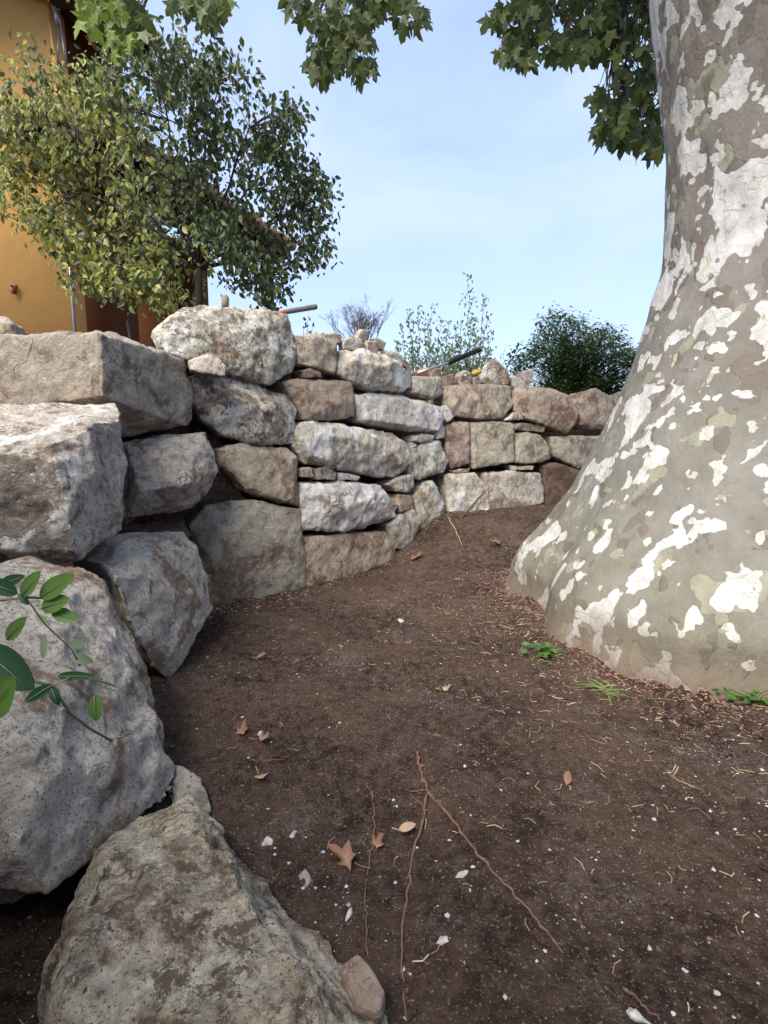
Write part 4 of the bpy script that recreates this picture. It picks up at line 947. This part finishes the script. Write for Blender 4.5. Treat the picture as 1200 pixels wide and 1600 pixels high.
# weeds
def tuft(px, py, n, h, spread, label, mats=('grass',), wide=.10, broad=0, lay=.5, name='grass_tuft', cat='grass'):
    rnd = random.Random(int(px)); p = onground(px, py, 0); mb = MB()
    for i in range(n):
        a = rnd.uniform(0, 6.28); q = p + Vector((rnd.gauss(0, spread*.3), rnd.gauss(0, spread*.3), 0)); d = Vector((math.cos(a)*lay*2, math.sin(a)*lay*2, 1)); l = h*rnd.uniform(.4, .9)
        oval_leaf(mb, q, d, Vector((rnd.gauss(0, .5), -.4, 1)), l, wide, .3, 0, 5, rnd.uniform(.2, .8))
    for i in range(broad):
        q = p + Vector((rnd.gauss(0, spread*.6), rnd.gauss(0, spread*.5), rnd.uniform(.01, h*.6))); a = rnd.uniform(0, 6.28)
        mb.tube([Vector((p.x, p.y, p.z)), (p+q)/2+Vector((0, 0, .01)), q], .0012, 3, 1 if len(mats) > 1 else 0)
        oval_leaf(mb, q, Vector((math.cos(a), math.sin(a), -.1)), Vector((0, -.3, 1)), h*rnd.uniform(.2, .42), .85, .15, 1 if len(mats) > 1 else 0, 4)
    props(mb.build(name, [M[k] for k in mats], None, p, smooth=False), label, cat)
tuft(850, 1026, 12, .10, .06, 'green weed with small round leaves left of the trunk foot', ('grass', 'leaf_sprig'), broad=34, name='weed', cat='weed')
tuft(948, 1080, 44, .12, .06, 'green grass tuft bending over in front of the trunk foot', lay=.9, wide=.06)
tuft(890, 1110, 9, .11, .05, 'pale dry grass blades lying left of the bent green tuft', ('straw',), lay=2.0, wide=.07)
tuft(980, 1212, 5, .09, .03, 'pale dry straws lying right of centre on the soil', ('straw',), lay=3.0, wide=.06)
tuft(1062, 1218, 7, .10, .04, 'greenish dry straws on the soil toward the right edge', ('straw',), lay=3.0, wide=.06)
tuft(1176, 1098, 14, .09, .10, 'leafy clover-like weed at the right edge by the trunk foot', ('grass', 'leaf_sprig'), broad=60, name='weed', cat='weed')
tuft(1012, 1090, 7, .06, .05, 'very small sprouts at the middle of the trunk foot', lay=.9, wide=.06)
tuft(1192, 1250, 6, .06, .03, 'little bundle of dry straws at the right edge of the soil', ('straw',), lay=3, wide=.07)

# foreground sprig
def sprig():
    base = P(-60, 960, .62); t = empty('leafy_sprig', base, 'green leafy sprig reaching in from the left edge in front of the speckled slab', 'plant')
    # (attach px,py, tip px,py, distance, width ratio, material)
    Lv = [(62, 935, 112, 897, .66, .42, 'leaf_sprig'), (34, 932, 60, 893, .66, .42, 'leaf_sprig'), (28, 928, -25, 905, .62, .5, 'leaf_sprig_dark'), (0, 915, 36, 900, .7, .4, 'leaf_sprig_dark'),
          (65, 950, 106, 935, .66, .55, 'leaf_sprig'), (80, 955, 122, 968, .66, .45, 'leaf_sprig'), (10, 1000, 38, 965, .64, .4, 'leaf_sprig'), (-30, 1010, 50, 1078, .52, .55, 'leaf_sprig_dark'),
          (-20, 1120, 17, 1060, .50, .6, 'leaf_sprig'), (82, 1070, 36, 1098, .58, .4, 'leaf_sprig_dark'), (80, 1072, 92, 1102, .60, .5, 'leaf_sprig_dark'), (90, 1056, 143, 1056, .66, .24, 'leaf_sprig_dark'),
          (148, 1086, 150, 1128, .62, .55, 'leaf_sprig'), (108, 1010, 138, 1000, .72, .4, 'leaf_sprig_pale'), (112, 1025, 145, 1035, .74, .4, 'leaf_sprig_pale'), (70, 990, 66, 1030, .74, .3, 'leaf_sprig_pale'), (28, 928, 44, 945, .64, .3, 'leaf_sprig_dark'), (55, 960, 78, 978, .74, .35, 'leaf_sprig_pale'), (16, 920, 15, 938, .64, .5, 'leaf_sprig_pale')]
    st = MB()
    def line(pts, r):
        st.tube([P(*q) for q in pts], r, 6)
    line([(-60, 925, .62), (0, 938, .65), (40, 933, .66), (75, 935, .67), (90, 960, .67)], .0018)
    line([(40, 933, .66), (70, 975, .70), (112, 1015, .73), (125, 1040, .74)], .0010)
    line([(-60, 1030, .55), (20, 1055, .57), (82, 1072, .60), (110, 1115, .62), (140, 1138, .64), (175, 1158, .68)], .0017)
    line([(175, 1155, .68), (195, 1150, .69), (216, 1138, .70)], .0012)
    line([(82, 1072, .60), (110, 1058, .66), (150, 1062, .68), (180, 1072, .7)], .0011)
    st.build('stem', M['stem'], t, base)
    for ax, ay, bx, by, Y, wr, mt in Lv:
        a = P(ax, ay, Y); b = P(bx, by, Y-.01); mb = MB(); d = b-a
        oval_leaf(mb, a, d, Vector((.15, -1, .35)), d.length, wr, .22, 0, 10, .08); o = mb.build('leaf', M[mt], t, base)
        if mt != 'leaf_sprig_pale':
            mr = MB(); mr.tube([a.lerp(b, .02)+Vector((0, -.0012, 0)), a.lerp(b, .5)+Vector((0, -.0012, 0)), a.lerp(b, .93)+Vector((0, -.0012, 0))], [.0007, .0005, .0002], 4); mr.build('midrib', M['stem'], o, base)
    for q, n in (((150, 1062, .68), 6), ((195, 1150, .69), 4)):   # catkin-like buds
        mb = MB()
        for i in range(n):
            a = P(q[0]+i*7-12, q[1]+(i*3 if n == 6 else -i*3), q[2]); mb.tube([a, a+Vector((.003, 0, -.001)), a+Vector((.007, 0, -.002))], [.0008, .0018, .0006], 5)
        mb.build('bud_spray', M['leaf_sprig_pale'], t, base)
sprig()
print('objects', len(S.objects))
